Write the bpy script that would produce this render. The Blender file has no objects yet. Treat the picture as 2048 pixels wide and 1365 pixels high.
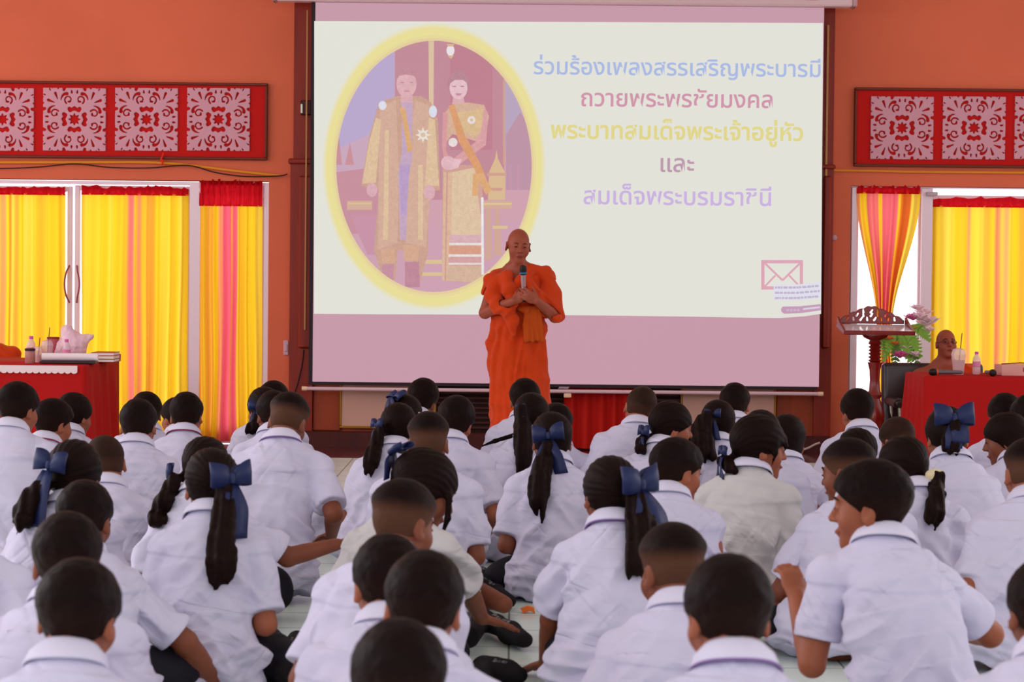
import bpy, math, random
import numpy as np
from mathutils import Vector, Matrix

# ------------------------------------------------------------------ camera, world, lights
F = 4500.0                      # focal length in pixels of the 2048x1365 frame
CAMZ = 1.38
PITCH = math.atan((682.5 - 558.0) / F)
ROLL = math.radians(0.6)
fwd = np.array([0, math.cos(PITCH), -math.sin(PITCH)])
up0 = np.array([0, math.sin(PITCH), math.cos(PITCH)])
rt0 = np.array([1.0, 0, 0])
RT = rt0 * math.cos(ROLL) + up0 * math.sin(ROLL)
UP = -rt0 * math.sin(ROLL) + up0 * math.cos(ROLL)
SC = bpy.context.scene
COL = SC.collection

cam_data = bpy.data.cameras.new('camera')
cam_data.sensor_width = 36.0
cam_data.lens = 36.0 * F / 2048.0
cam_data.clip_end = 200
cam_data.dof.use_dof = True
cam_data.dof.focus_distance = 13.0
cam_data.dof.aperture_fstop = 6.3
cam = bpy.data.objects.new('camera', cam_data)
COL.objects.link(cam)
cam.matrix_world = Matrix(((RT[0], UP[0], -fwd[0], 0), (RT[1], UP[1], -fwd[1], 0), (RT[2], UP[2], -fwd[2], CAMZ), (0, 0, 0, 1)))
SC.camera = cam
SC.view_settings.view_transform = 'Standard'
SC.view_settings.look = 'None'
SC.view_settings.exposure = 0.0
SC.view_settings.gamma = 1.0

world = bpy.data.worlds.new('world')
SC.world = world
world.use_nodes = True
wn = world.node_tree
wn.nodes.clear()
w_out = wn.nodes.new('ShaderNodeOutputWorld')
w_bg = wn.nodes.new('ShaderNodeBackground')
w_tc = wn.nodes.new('ShaderNodeTexCoord')
w_sep = wn.nodes.new('ShaderNodeSeparateXYZ')
w_map = wn.nodes.new('ShaderNodeMapRange')
w_map.inputs['From Min'].default_value = -0.1
w_map.inputs['From Max'].default_value = 0.5
w_map.inputs['To Min'].default_value = 0.09     # overcast sky behind the photographer
w_map.inputs['To Max'].default_value = 1.8      # glaring sky beyond the front windows
wn.links.new(w_tc.outputs['Generated'], w_sep.inputs[0])
wn.links.new(w_sep.outputs['Y'], w_map.inputs['Value'])
wn.links.new(w_map.outputs[0], w_bg.inputs['Strength'])
w_bg.inputs['Color'].default_value = (1.0, 0.95, 1.0, 1)
wn.links.new(w_bg.outputs[0], w_out.inputs['Surface'])

def area_light(name, loc, target, sx, sy, power, color):
    l = bpy.data.lights.new(name, 'AREA')
    l.shape = 'RECTANGLE'; l.size = sx; l.size_y = sy; l.energy = power; l.color = color
    o = bpy.data.objects.new(name, l)
    COL.objects.link(o)
    o.location = loc
    o.rotation_euler = (Vector(target) - Vector(loc)).to_track_quat('-Z', 'Y').to_euler()
    return o
# daylight through the open sides of the hall
area_light('daylight_left', (-8.6, 9.0, 3.1), (0, 10.5, 0.5), 17, 3.2, 520, (1.0, 0.93, 0.96))
area_light('daylight_right', (8.6, 9.0, 3.1), (0, 10.5, 0.5), 17, 3.2, 270, (1.0, 0.92, 0.95))
area_light('daylight_rear', (0.5, -3.5, 3.6), (0.0, 12, 1.2), 12, 2.2, 370, (0.94, 0.93, 1.0))

# ------------------------------------------------------------------ pixel helpers
CAM = np.array([0, 0, CAMZ])
def ray(px, py):
    return fwd + RT * ((px - 1024.0) / F) - UP * ((py - 682.5) / F)
def at(px, py, Y):
    r = ray(px, py); return CAM + r * (Y / r[1])
def on_floor(px, py, z=0.0):
    r = ray(px, py); return CAM + r * ((z - CAMZ) / r[2])
def rect(px0, py0, px1, py1, Y):
    cx, cy = (px0 + px1) / 2, (py0 + py1) / 2
    return at(px0, cy, Y)[0], at(cx, py1, Y)[2], at(px1, cy, Y)[0], at(cx, py0, Y)[2]   # x0, z0, x1, z1

# ------------------------------------------------------------------ object helpers
def tag(o, label=None, cat=None, group=None, kind=None):
    if label: o['label'] = label
    if cat: o['category'] = cat
    if group: o['group'] = group
    if kind: o['kind'] = kind
    return o
def link(o, parent=None):
    COL.objects.link(o)
    if parent is not None: o.parent = parent
    return o
def empty(name, loc=(0, 0, 0), label=None, cat=None, group=None, kind=None, rz=0.0):
    o = bpy.data.objects.new(name, None)
    o.empty_display_size = 0.1
    o.location = loc; o.rotation_euler = (0, 0, rz)
    return tag(link(o), label, cat, group, kind)
def mesh_np(name, V, Fc, mat=None, parent=None, smooth=True, loc=None, attr=None):
    """V (n,3) array, Fc (m,k) array or list of polygons."""
    me = bpy.data.meshes.new(name)
    V = np.asarray(V, dtype=np.float32)
    if isinstance(Fc, np.ndarray):
        k = Fc.shape[1]
        me.vertices.add(len(V)); me.vertices.foreach_set('co', V.ravel())
        me.loops.add(Fc.size); me.loops.foreach_set('vertex_index', Fc.astype(np.int32).ravel())
        me.polygons.add(len(Fc)); me.polygons.foreach_set('loop_start', np.arange(0, Fc.size, k, dtype=np.int32))
        me.update(calc_edges=True)
    else:
        me.from_pydata(V.tolist(), [], Fc)
    me.validate()
    me.polygons.foreach_set('use_smooth', [smooth] * len(me.polygons))
    if attr is not None:
        for an, av in attr.items():
            av = np.asarray(av, dtype=np.float32)
            if av.ndim == 1:
                a = me.attributes.new(an, 'FLOAT', 'POINT'); a.data.foreach_set('value', av)
            else:
                a = me.attributes.new(an, 'FLOAT_COLOR', 'POINT')
                a.data.foreach_set('color', np.concatenate([av, np.ones((len(av), 1))], 1).astype(np.float32).ravel())
    o = bpy.data.objects.new(name, me)
    if mat is not None: me.materials.append(mat)
    if loc is not None: o.location = loc
    return link(o, parent)

class MB:
    """collects boxes, bars, tubes, lathes into one mesh"""
    def __init__(s): s.v = []; s.f = []
    def add(s, V, Fc):
        n = len(s.v); s.v += [tuple(map(float, p)) for p in V]; s.f += [[i + n for i in q] for q in Fc]; return s
    def box(s, x0, y0, z0, x1, y1, z1, b=0.0):
        if b <= 0:
            V = [(x, y, z) for x in (x0, x1) for y in (y0, y1) for z in (z0, z1)]
            return s.add(V, [(0, 1, 3, 2), (4, 6, 7, 5), (0, 4, 5, 1), (2, 3, 7, 6), (0, 2, 6, 4), (1, 5, 7, 3)])
        b = min(b, (x1 - x0) * .49, (y1 - y0) * .49, (z1 - z0) * .49)
        def ring(d, z): return [(x0 + d, y0 + d, z), (x1 - d, y0 + d, z), (x1 - d, y1 - d, z), (x0 + d, y1 - d, z)]
        def ring8(d, z):
            return [(x0 + d + b, y0 + d, z), (x1 - d - b, y0 + d, z), (x1 - d, y0 + d + b, z), (x1 - d, y1 - d - b, z),
                    (x1 - d - b, y1 - d, z), (x0 + d + b, y1 - d, z), (x0 + d, y1 - d - b, z), (x0 + d, y0 + d + b, z)]
        R = [ring8(b, z0), ring8(0, z0 + b), ring8(0, z1 - b), ring8(b, z1)]
        V = sum(R, []); Fc = []
        for k in range(3):
            for i in range(8):
                Fc.append((k * 8 + i, k * 8 + (i + 1) % 8, k * 8 + 8 + (i + 1) % 8, k * 8 + 8 + i))
        Fc.append(tuple(range(7, -1, -1))); Fc.append(tuple(range(24, 32)))
        return s.add(V, Fc)
    def tube(s, pts, r, n=10, cap=True):
        pts = [np.array(p, float) for p in pts]
        rs = r if hasattr(r, '__len__') else [r] * len(pts)
        V = []; Fc = []; prev = None
        for i, p in enumerate(pts):
            t = pts[min(i + 1, len(pts) - 1)] - pts[max(i - 1, 0)]
            t = t / (np.linalg.norm(t) + 1e-9)
            if prev is None:
                a = np.array([0, 0, 1.0]) if abs(t[2]) < .9 else np.array([1.0, 0, 0])
            else: a = prev
            u = a - t * np.dot(a, t); u /= np.linalg.norm(u) + 1e-9; prev = u
            w = np.cross(t, u)
            for k in range(n):
                an = 2 * math.pi * k / n
                V.append(p + (u * math.cos(an) + w * math.sin(an)) * rs[i])
        for i in range(len(pts) - 1):
            for k in range(n):
                Fc.append((i * n + k, i * n + (k + 1) % n, (i + 1) * n + (k + 1) % n, (i + 1) * n + k))
        if cap:
            Fc.append(tuple(range(n - 1, -1, -1))); Fc.append(tuple(range((len(pts) - 1) * n, len(pts) * n)))
        return s.add(V, Fc)
    def lathe(s, c, prof, n=24, sx=1.0, sy=1.0):
        V = []; Fc = []
        for (r, z) in prof:
            for k in range(n):
                a = 2 * math.pi * k / n
                V.append((c[0] + r * sx * math.cos(a), c[1] + r * sy * math.sin(a), c[2] + z))
        for i in range(len(prof) - 1):
            for k in range(n):
                Fc.append((i * n + k, i * n + (k + 1) % n, (i + 1) * n + (k + 1) % n, (i + 1) * n + k))
        Fc.append(tuple(range(n - 1, -1, -1))); Fc.append(tuple(range((len(prof) - 1) * n, len(prof) * n)))
        return s.add(V, Fc)
    def prism(s, poly, y0, y1):
        """poly: (x,z) outline extruded along y"""
        n = len(poly)
        V = [(x, y0, z) for x, z in poly] + [(x, y1, z) for x, z in poly]
        Fc = [tuple(range(n)), tuple(range(2 * n - 1, n - 1, -1))]
        for i in range(n): Fc.append((i, i + n, (i + 1) % n + n, (i + 1) % n))
        return s.add(V, Fc)
    def build(s, name, mat=None, parent=None, smooth=False, loc=None):
        o = mesh_np(name, np.array(s.v), s.f, mat, parent, smooth, loc)
        if smooth: 
            try: o.data.set_sharp_from_angle(angle=math.radians(40))
            except Exception: pass
        return o

# ------------------------------------------------------------------ materials
def lin(c):
    if isinstance(c, str):
        c = c.lstrip('#'); c = [int(c[i:i + 2], 16) / 255 for i in (0, 2, 4)]
    return tuple(x / 12.92 if x <= .04045 else ((x + .055) / 1.055) ** 2.4 for x in c)
MATS = {}
def mat(name, color, rough=.6, spec=.3, metal=0.0, noise=0.0, nscale=8.0, bump=0.0, bscale=60.0, emit=None, estr=0.0,
        stretch=None, attr=None, sheen=0.0, coat=0.0, alpha=None, trans=0.0):
    if name in MATS: return MATS[name]
    m = bpy.data.materials.new(name); m.use_nodes = True
    nt = m.node_tree; N = nt.nodes; L = nt.links
    b = N['Principled BSDF']
    c = lin(color)
    b.inputs['Base Color'].default_value = (*c, 1)
    b.inputs['Roughness'].default_value = rough
    b.inputs['Specular IOR Level'].default_value = spec
    b.inputs['Metallic'].default_value = metal
    if sheen: b.inputs['Sheen Weight'].default_value = sheen
    if coat: b.inputs['Coat Weight'].default_value = coat
    if trans: b.inputs['Transmission Weight'].default_value = trans
    if alpha is not None: b.inputs['Alpha'].default_value = alpha
    src = None
    if attr:
        a = N.new('ShaderNodeAttribute'); a.attribute_name = attr; src = a.outputs['Color']
        L.new(src, b.inputs['Base Color'])
    if noise or bump:
        tc = N.new('ShaderNodeTexCoord'); mp = N.new('ShaderNodeMapping')
        L.new(tc.outputs['Object'], mp.inputs[0])
        if stretch: mp.inputs['Scale'].default_value = stretch
    if noise:
        n = N.new('ShaderNodeTexNoise'); n.inputs['Scale'].default_value = nscale; n.inputs['Detail'].default_value = 4
        L.new(mp.outputs[0], n.inputs['Vector'])
        mr = N.new('ShaderNodeMapRange'); mr.inputs['From Min'].default_value = .3; mr.inputs['From Max'].default_value = .7
        mr.inputs['To Min'].default_value = 1 - noise; mr.inputs['To Max'].default_value = 1 + noise
        L.new(n.outputs['Fac'], mr.inputs['Value'])
        mx = N.new('ShaderNodeMix'); mx.data_type = 'RGBA'; mx.blend_type = 'MULTIPLY'; mx.inputs['Factor'].default_value = 1
        if src is not None: L.new(src, mx.inputs['A'])
        else: mx.inputs['A'].default_value = (*c, 1)
        L.new(mr.outputs[0], mx.inputs['B'])
        L.new(mx.outputs['Result'], b.inputs['Base Color'])
    if bump:
        n2 = N.new('ShaderNodeTexNoise'); n2.inputs['Scale'].default_value = bscale; n2.inputs['Detail'].default_value = 3
        L.new(mp.outputs[0], n2.inputs['Vector'])
        bp = N.new('ShaderNodeBump'); bp.inputs['Strength'].default_value = bump; bp.inputs['Distance'].default_value = .01
        L.new(n2.outputs['Fac'], bp.inputs['Height']); L.new(bp.outputs[0], b.inputs['Normal'])
    if emit:
        b.inputs['Emission Color'].default_value = (*lin(emit), 1); b.inputs['Emission Strength'].default_value = estr
    MATS[name] = m
    return m
def glow(name, color, strength, base='#d8d0d4'):
    """a piece of the projected picture: white screen cloth lit by the projector"""
    return mat(name, base, rough=.9, spec=.05, emit=color, estr=strength)

# ------------------------------------------------------------------ implicit surfaces
def surface_nets(A, lo, res):
    S = A < 0
    nx, ny, nz = A.shape
    c = np.zeros((nx - 1, ny - 1, nz - 1), np.int8)
    for i in (0, 1):
        for j in (0, 1):
            for k in (0, 1):
                c += S[i:nx - 1 + i, j:ny - 1 + j, k:nz - 1 + k]
    cell = (c > 0) & (c < 8)
    I = np.argwhere(cell)
    if len(I) == 0: return np.zeros((0, 3)), np.zeros((0, 4), int)
    idx = np.full(cell.shape, -1, np.int32); idx[cell] = np.arange(len(I))
    corner = {}
    for i in (0, 1):
        for j in (0, 1):
            for k in (0, 1):
                corner[i, j, k] = A[I[:, 0] + i, I[:, 1] + j, I[:, 2] + k]
    acc = np.zeros((len(I), 3)); cnt = np.zeros(len(I))
    for ax in range(3):
        for a in (0, 1):
            for b in (0, 1):
                p = [a, b]; p.insert(ax, 0); q = [a, b]; q.insert(ax, 1)
                d0 = corner[tuple(p)]; d1 = corner[tuple(q)]
                m = (d0 < 0) != (d1 < 0)
                t = np.where(m, d0 / np.where(m, d0 - d1, 1), 0)
                pt = np.zeros((len(I), 3)); pt[:] = p; pt[:, ax] = t
                acc += np.where(m[:, None], pt, 0); cnt += m
    V = (I + acc / cnt[:, None]) * res + lo
    Fs = []
    for ax in range(3):
        sl0 = [slice(1, -1)] * 3; sl1 = [slice(1, -1)] * 3
        sl0[ax] = slice(0, -1); sl1[ax] = slice(1, None)
        s0 = S[tuple(sl0)]; s1 = S[tuple(sl1)]
        E = np.argwhere(s0 != s1)
        if len(E) == 0: continue
        flip = s0[E[:, 0], E[:, 1], E[:, 2]]
        off = np.array([1, 1, 1]); off[ax] = 0
        E = E + off
        b_, c_ = [(1, 2), (2, 0), (0, 1)][ax]
        def cid(db, dc):
            Q = E.copy(); Q[:, b_] += db; Q[:, c_] += dc
            return idx[Q[:, 0], Q[:, 1], Q[:, 2]]
        q = np.stack([cid(-1, -1), cid(0, -1), cid(0, 0), cid(-1, 0)], 1)
        q[~flip] = q[~flip][:, ::-1]
        Fs.append(q)
    Fc = np.concatenate(Fs); Fc = Fc[(Fc >= 0).all(1)]
    return V, Fc

def mesh_sdf(f, lo, hi, res):
    lo = np.asarray(lo, float); hi = np.asarray(hi, float); B = 8
    nb = np.maximum(1, np.ceil((hi - lo) / res / B).astype(int))
    gx = [lo[i] + (np.arange(nb[i]) * B + (B - 1) / 2) * res for i in range(3)]
    C = np.stack(np.meshgrid(*gx, indexing='ij'), -1).reshape(-1, 3).astype(np.float32)
    d = f(C)
    act = np.abs(d) < .5 * 1.7321 * B * res * 1.45 + res
    A = np.where(d < 0, -1.0, 1.0).astype(np.float32).reshape(nb)
    A = np.repeat(np.repeat(np.repeat(A, B, 0), B, 1), B, 2)
    k = np.arange(B)
    loc = np.stack(np.meshgrid(k, k, k, indexing='ij'), -1).reshape(-1, 3)
    bi = np.argwhere(act.reshape(nb))
    G = (bi[:, None, :] * B + loc[None]).reshape(-1, 3)
    P = (lo + G * res).astype(np.float32)
    A[G[:, 0], G[:, 1], G[:, 2]] = f(P)
    return surface_nets(A, lo, res)

def smin(a, b, k):
    if k <= 0: return np.minimum(a, b)
    h = np.maximum(k - np.abs(a - b), 0) / k
    return np.minimum(a, b) - h * h * k * .25
def smax(a, b, k): return -smin(-a, -b, k)
def ell(P, c, r, R=None):
    q = P - np.asarray(c, np.float32)
    if R is not None: q = q @ np.asarray(R, np.float32)
    r = np.asarray(r, np.float32)
    k0 = np.sqrt(((q / r) ** 2).sum(1)); k1 = np.sqrt(((q / (r * r)) ** 2).sum(1)) + 1e-9
    return k0 * (k0 - 1) / k1
def cap(P, a, b, ra, rb):
    a = np.asarray(a, np.float32); b = np.asarray(b, np.float32); ab = b - a
    q = P - a
    t = np.clip((q @ ab) / (ab @ ab + 1e-12), 0, 1)
    return np.sqrt(((q - t[:, None] * ab) ** 2).sum(1)) - (ra + (rb - ra) * t)
def chain(P, pts, rs, k=0.0):
    d = None
    for i in range(len(pts) - 1):
        e = cap(P, pts[i], pts[i + 1], rs[i], rs[i + 1])
        d = e if d is None else smin(d, e, k)
    return d
def etube(P, pts, side, wa, wb):
    """elliptic sections: half width wa along `side`, half depth wb across; sections follow the polyline"""
    out = None
    pts = [np.asarray(p, np.float32) for p in pts]
    for i in range(len(pts) - 1):
        a, b = pts[i], pts[i + 1]; ab = b - a; L = np.sqrt(ab @ ab); T = ab / L
        s = np.asarray(side if not isinstance(side, list) else side[i], np.float32); s = s - T * (s @ T); s /= np.sqrt(s @ s)
        n = np.cross(T, s)
        q = P - a
        ax = q @ T
        t = np.clip(ax / L, 0, 1)
        A = wa[i] + (wa[i + 1] - wa[i]) * t; Bq = wb[i] + (wb[i + 1] - wb[i]) * t
        u = (q @ s); v = (q @ n)
        qr = np.sqrt((u / A) ** 2 + (v / Bq) ** 2)
        dr = (qr - 1) * np.minimum(A, Bq)
        ex = np.maximum(np.abs(ax - t * L) - .03, 0)
        d = np.where(ex > 0, np.where(dr > 0, np.sqrt(dr * dr + ex * ex), np.maximum(dr, ex)), dr)
        out = d if out is None else np.minimum(out, d)
    return out
def rotz(a): c, s = math.cos(a), math.sin(a); return np.array([[c, -s, 0], [s, c, 0], [0, 0, 1.0]])
def rotx(a): c, s = math.cos(a), math.sin(a); return np.array([[1.0, 0, 0], [0, c, -s], [0, s, c]])
def roty(a): c, s = math.cos(a), math.sin(a); return np.array([[c, 0, s], [0, 1.0, 0], [-s, 0, c]])
_perm = np.random.RandomState(7).permutation(256)
_perm = np.concatenate([_perm, _perm, _perm]).astype(np.int64)
_grad = np.random.RandomState(3).normal(size=(256, 3)); _grad /= np.linalg.norm(_grad, axis=1)[:, None]
def perlin(p):
    p = np.asarray(p, float); i = np.floor(p).astype(np.int64); f = p - i; i &= 255
    u = f * f * f * (f * (f * 6 - 15) + 10)
    def g(dx, dy, dz):
        h = _perm[_perm[_perm[(i[:, 0] + dx) & 255] + ((i[:, 1] + dy) & 255)] + ((i[:, 2] + dz) & 255)]
        return (_grad[h] * (f - np.array([dx, dy, dz]))).sum(1)
    x00 = g(0, 0, 0) * (1 - u[:, 0]) + g(1, 0, 0) * u[:, 0]; x10 = g(0, 1, 0) * (1 - u[:, 0]) + g(1, 1, 0) * u[:, 0]
    x01 = g(0, 0, 1) * (1 - u[:, 0]) + g(1, 0, 1) * u[:, 0]; x11 = g(0, 1, 1) * (1 - u[:, 0]) + g(1, 1, 1) * u[:, 0]
    return (x00 * (1 - u[:, 1]) + x10 * u[:, 1]) * (1 - u[:, 2]) + (x01 * (1 - u[:, 1]) + x11 * u[:, 1]) * u[:, 2]
def sstep(a, b, x):
    t = np.clip((x - a) / (b - a), 0, 1); return t * t * (3 - 2 * t)
def vnormals(V, Fc):
    n = np.zeros_like(V)
    fn = np.cross(V[Fc[:, 2]] - V[Fc[:, 0]], V[Fc[:, 3]] - V[Fc[:, 1]])
    for k in range(4): np.add.at(n, Fc[:, k], fn)
    return n / (np.linalg.norm(n, axis=1)[:, None] + 1e-12)
def relax(V, Fc, it=1, w=.5):
    for _ in range(it):
        acc = np.zeros_like(V); cnt = np.zeros(len(V))
        for k in range(4):
            a, b = Fc[:, k], Fc[:, (k + 1) % 4]
            np.add.at(acc, a, V[b]); np.add.at(cnt, a, 1); np.add.at(acc, b, V[a]); np.add.at(cnt, b, 1)
        V = V * (1 - w) + w * acc / np.maximum(cnt, 1)[:, None]
    return V
# ================================================================== THE SETTING
YW = 18.3                                     # room face of the front wall
m_wall = mat('orange_plaster', '#dd6e50', rough=.8, spec=.1, noise=.05, nscale=1.2, bump=.05, bscale=90)
m_alu = mat('pinkish_white_frame', '#f2dbe6', rough=.4, spec=.4)
m_maroon = mat('varnished_maroon_wood', '#8c2410', rough=.45, spec=.3, noise=.18, nscale=3, stretch=(8, 8, .6))
m_darkwood = mat('dark_maroon_wood', '#4a120c', rough=.5, noise=.2, nscale=3, stretch=(6, 6, .6))
m_brownpanel = mat('orange_brown_panel', '#a2401a', rough=.5, noise=.12, nscale=3, stretch=(6, 6, .5))
m_gold = mat('gold_strip', '#c08038', rough=.4, spec=.5)
m_floor = mat('mint_floor_tile', '#d3e2dd', rough=.24, spec=.6)
def floor_nodes(m):
    nt = m.node_tree; N = nt.nodes; L = nt.links; b = N['Principled BSDF']
    tc = N.new('ShaderNodeTexCoord'); br = N.new('ShaderNodeTexBrick')
    br.offset = 0.0; br.squash = 1.0
    br.inputs['Scale'].default_value = 1.0
    br.inputs['Brick Width'].default_value = 0.4; br.inputs['Row Height'].default_value = 0.4
    br.inputs['Mortar Size'].default_value = 0.0045; br.inputs['Mortar Smooth'].default_value = .2
    br.inputs['Color1'].default_value = (*lin('#dfeee8'), 1); br.inputs['Color2'].default_value = (*lin('#e6f3ee'), 1)
    br.inputs['Mortar'].default_value = (*lin('#8a8f8c'), 1)
    L.new(tc.outputs['Object'], br.inputs['Vector']); L.new(br.outputs['Color'], b.inputs['Base Color'])
floor_nodes(m_floor)

MB().box(-9, -5, -.15, 9, 18.5, 0).build('floor', m_floor)['kind'] = 'structure'
MB().box(-9, -5, 4.7, 9, 18.8, 4.85).build('ceiling', mat('ceiling_board', '#e8ded6', rough=.9))['kind'] = 'structure'

# front wall with a left and a right glazed opening
xL = at(537, 500, YW)[0]; zL = at(270, 360, YW)[2]
xR = at(1700, 500, YW)[0]; zR = at(1900, 374, YW)[2]
w = MB()
w.box(-9, YW, 0, -6.2, YW + .2, 4.7)
w.box(-6.2, YW, zL, xL, YW + .2, 4.7)
w.box(xL, YW, 0, xR, YW + .2, 4.7)
w.box(xR, YW, zR, 6.6, YW + .2, 4.7)
w.box(6.6, YW, 0, 9, YW + .2, 4.7)
w.build('wall_front', m_wall)['kind'] = 'structure'

def bar(mb, px0, py0, px1, py1, Y0, Y1, b=0.0, to_floor=False):
    x0, z0, x1, z1 = rect(px0, py0, px1, py1, Y0)
    return mb.box(x0, Y0, 0.0 if to_floor else z0, x1, Y1, z1, b)

# glazed doors and side panes
m_glass = bpy.data.materials.new('window_glass'); m_glass.use_nodes = True
_n = m_glass.node_tree.nodes; _l = m_glass.node_tree.links; _n.clear()
_o = _n.new('ShaderNodeOutputMaterial'); _t = _n.new('ShaderNodeBsdfTransparent'); _g = _n.new('ShaderNodeBsdfGlossy')
_g.inputs['Roughness'].default_value = .02; _t.inputs['Color'].default_value = (.97, .97, .98, 1)
_x = _n.new('ShaderNodeMixShader'); _x.inputs[0].default_value = .06
_l.new(_t.outputs[0], _x.inputs[1]); _l.new(_g.outputs[0], _x.inputs[2]); _l.new(_x.outputs[0], _o.inputs[0])
m_pull = mat('dark_pink_handle', '#9c3a52', rough=.35)
m_closer = mat('grey_closer', '#b9a6ae', rough=.4)

def leaf(root, name, px0, px1, pytop, Y, stile=10, handle=None):
    x0, _, _, zt = rect(px0, pytop, px1, pytop + 50, Y)
    x1 = at(px1, pytop + 150, Y)[0]; x0 = at(px0, pytop + 150, Y)[0]
    s = stile / 246.0
    f = MB()
    f.box(x0, Y, .01, x0 + s, Y + .05, zt, .006); f.box(x1 - s, Y, .01, x1, Y + .05, zt, .006)
    f.box(x0 + s, Y, .01, x1 - s, Y + .05, .12, .006); f.box(x0 + s, Y, zt - s, x1 - s, Y + .05, zt, .006)
    o = f.build(name, m_alu, root)
    g = MB().box(x0 + s * .8, Y + .02, .1, x1 - s * .8, Y + .026, zt - s * .8).build('glass_pane', m_glass, o)
    if handle:
        hx = x0 + s * .5 if handle < 0 else x1 - s * .5
        zc = 1.30
        pts = [(hx + handle * .0 - handle * .012 * 0, Y, zc - .15)]
        pts = [(hx + (-handle) * (.03 * math.sin(math.pi * t) - .0), Y - .05 * min(1, 6 * min(t, 1 - t)), zc - .15 + .3 * t) for t in np.linspace(0, 1, 14)]
        MB().tube(pts, .007, 8).build('pull_handle', m_pull, o, True)
    return o
Yd = YW + .08
d1 = empty('door_1', (0, 0, 0), kind='structure'); d1.location = (0, 0, 0)
fr = MB()
bar(fr, -560, 360, 540, 366, YW + .02, YW + .18)                       # head
bar(fr, 378, 360, 399, 900, YW + .014, YW + .186, to_floor=True)
bar(fr, 527, 360, 536, 900, YW + .014, YW + .186, to_floor=True)
bar(fr, -560, 360, -548, 900, YW + .02, YW + .18, to_floor=True)
fr.v = [(x, y, min(z, zL - .004 - .01 * (abs(y - YW - .014) < 1e-4 or abs(y - YW - .186) < 1e-4))) for x, y, z in fr.v]; fr.build('door_frame', m_alu, d1)
leaf(d1, 'door_leaf', -80, 144, 372, Yd, handle=1)
leaf(d1, 'door_leaf', 149, 380, 372, Yd, handle=-1)
leaf(d1, 'door_leaf', -540, -86, 372, Yd)
leaf(d1, 'side_pane', 399, 527, 368, Yd, stile=6)
d2 = empty('door_2', (0, 0, 0), kind='structure')
fr = MB()
bar(fr, 1700, 373, 2700, 380, YW + .02, YW + .18)
bar(fr, 1701, 373, 1711, 900, YW + .014, YW + .186, to_floor=True)
bar(fr, 1841, 373, 1862, 900, YW + .014, YW + .186, to_floor=True)
fr.v = [(x, y, min(z, zR - .004 - .01 * (abs(y - YW - .014) < 1e-4 or abs(y - YW - .186) < 1e-4))) for x, y, z in fr.v]; fr.build('door_frame', m_alu, d2)
leaf(d2, 'side_pane', 1711, 1841, 378, Yd, stile=5)
leaf(d2, 'door_leaf', 1864, 2210, 392, Yd)
leaf(d2, 'door_leaf', 2214, 2640, 392, Yd)
bar(MB(), 1854, 384, 1876, 392, YW - .04, YW + .02, .005).build('door_closer', m_closer, d2)

# ------------------------------------------------------------------ curtains
m_cloth = bpy.data.materials.new('sheer_curtain'); m_cloth.use_nodes = True
_nt = m_cloth.node_tree; _n = _nt.nodes; _l = _nt.links; _n.clear()
_o = _n.new('ShaderNodeOutputMaterial'); _a = _n.new('ShaderNodeAttribute'); _a.attribute_name = 'Col'
_t = _n.new('ShaderNodeBsdfTranslucent'); _d = _n.new('ShaderNodeBsdfDiffuse'); _x = _n.new('ShaderNodeMixShader'); _x.inputs[0].default_value = .18
_l.new(_a.outputs['Color'], _t.inputs['Color']); _l.new(_a.outputs['Color'], _d.inputs['Color'])
_l.new(_t.outputs[0], _x.inputs[1]); _l.new(_d.outputs[0], _x.inputs[2]); _l.new(_x.outputs[0], _o.inputs[0])

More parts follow.
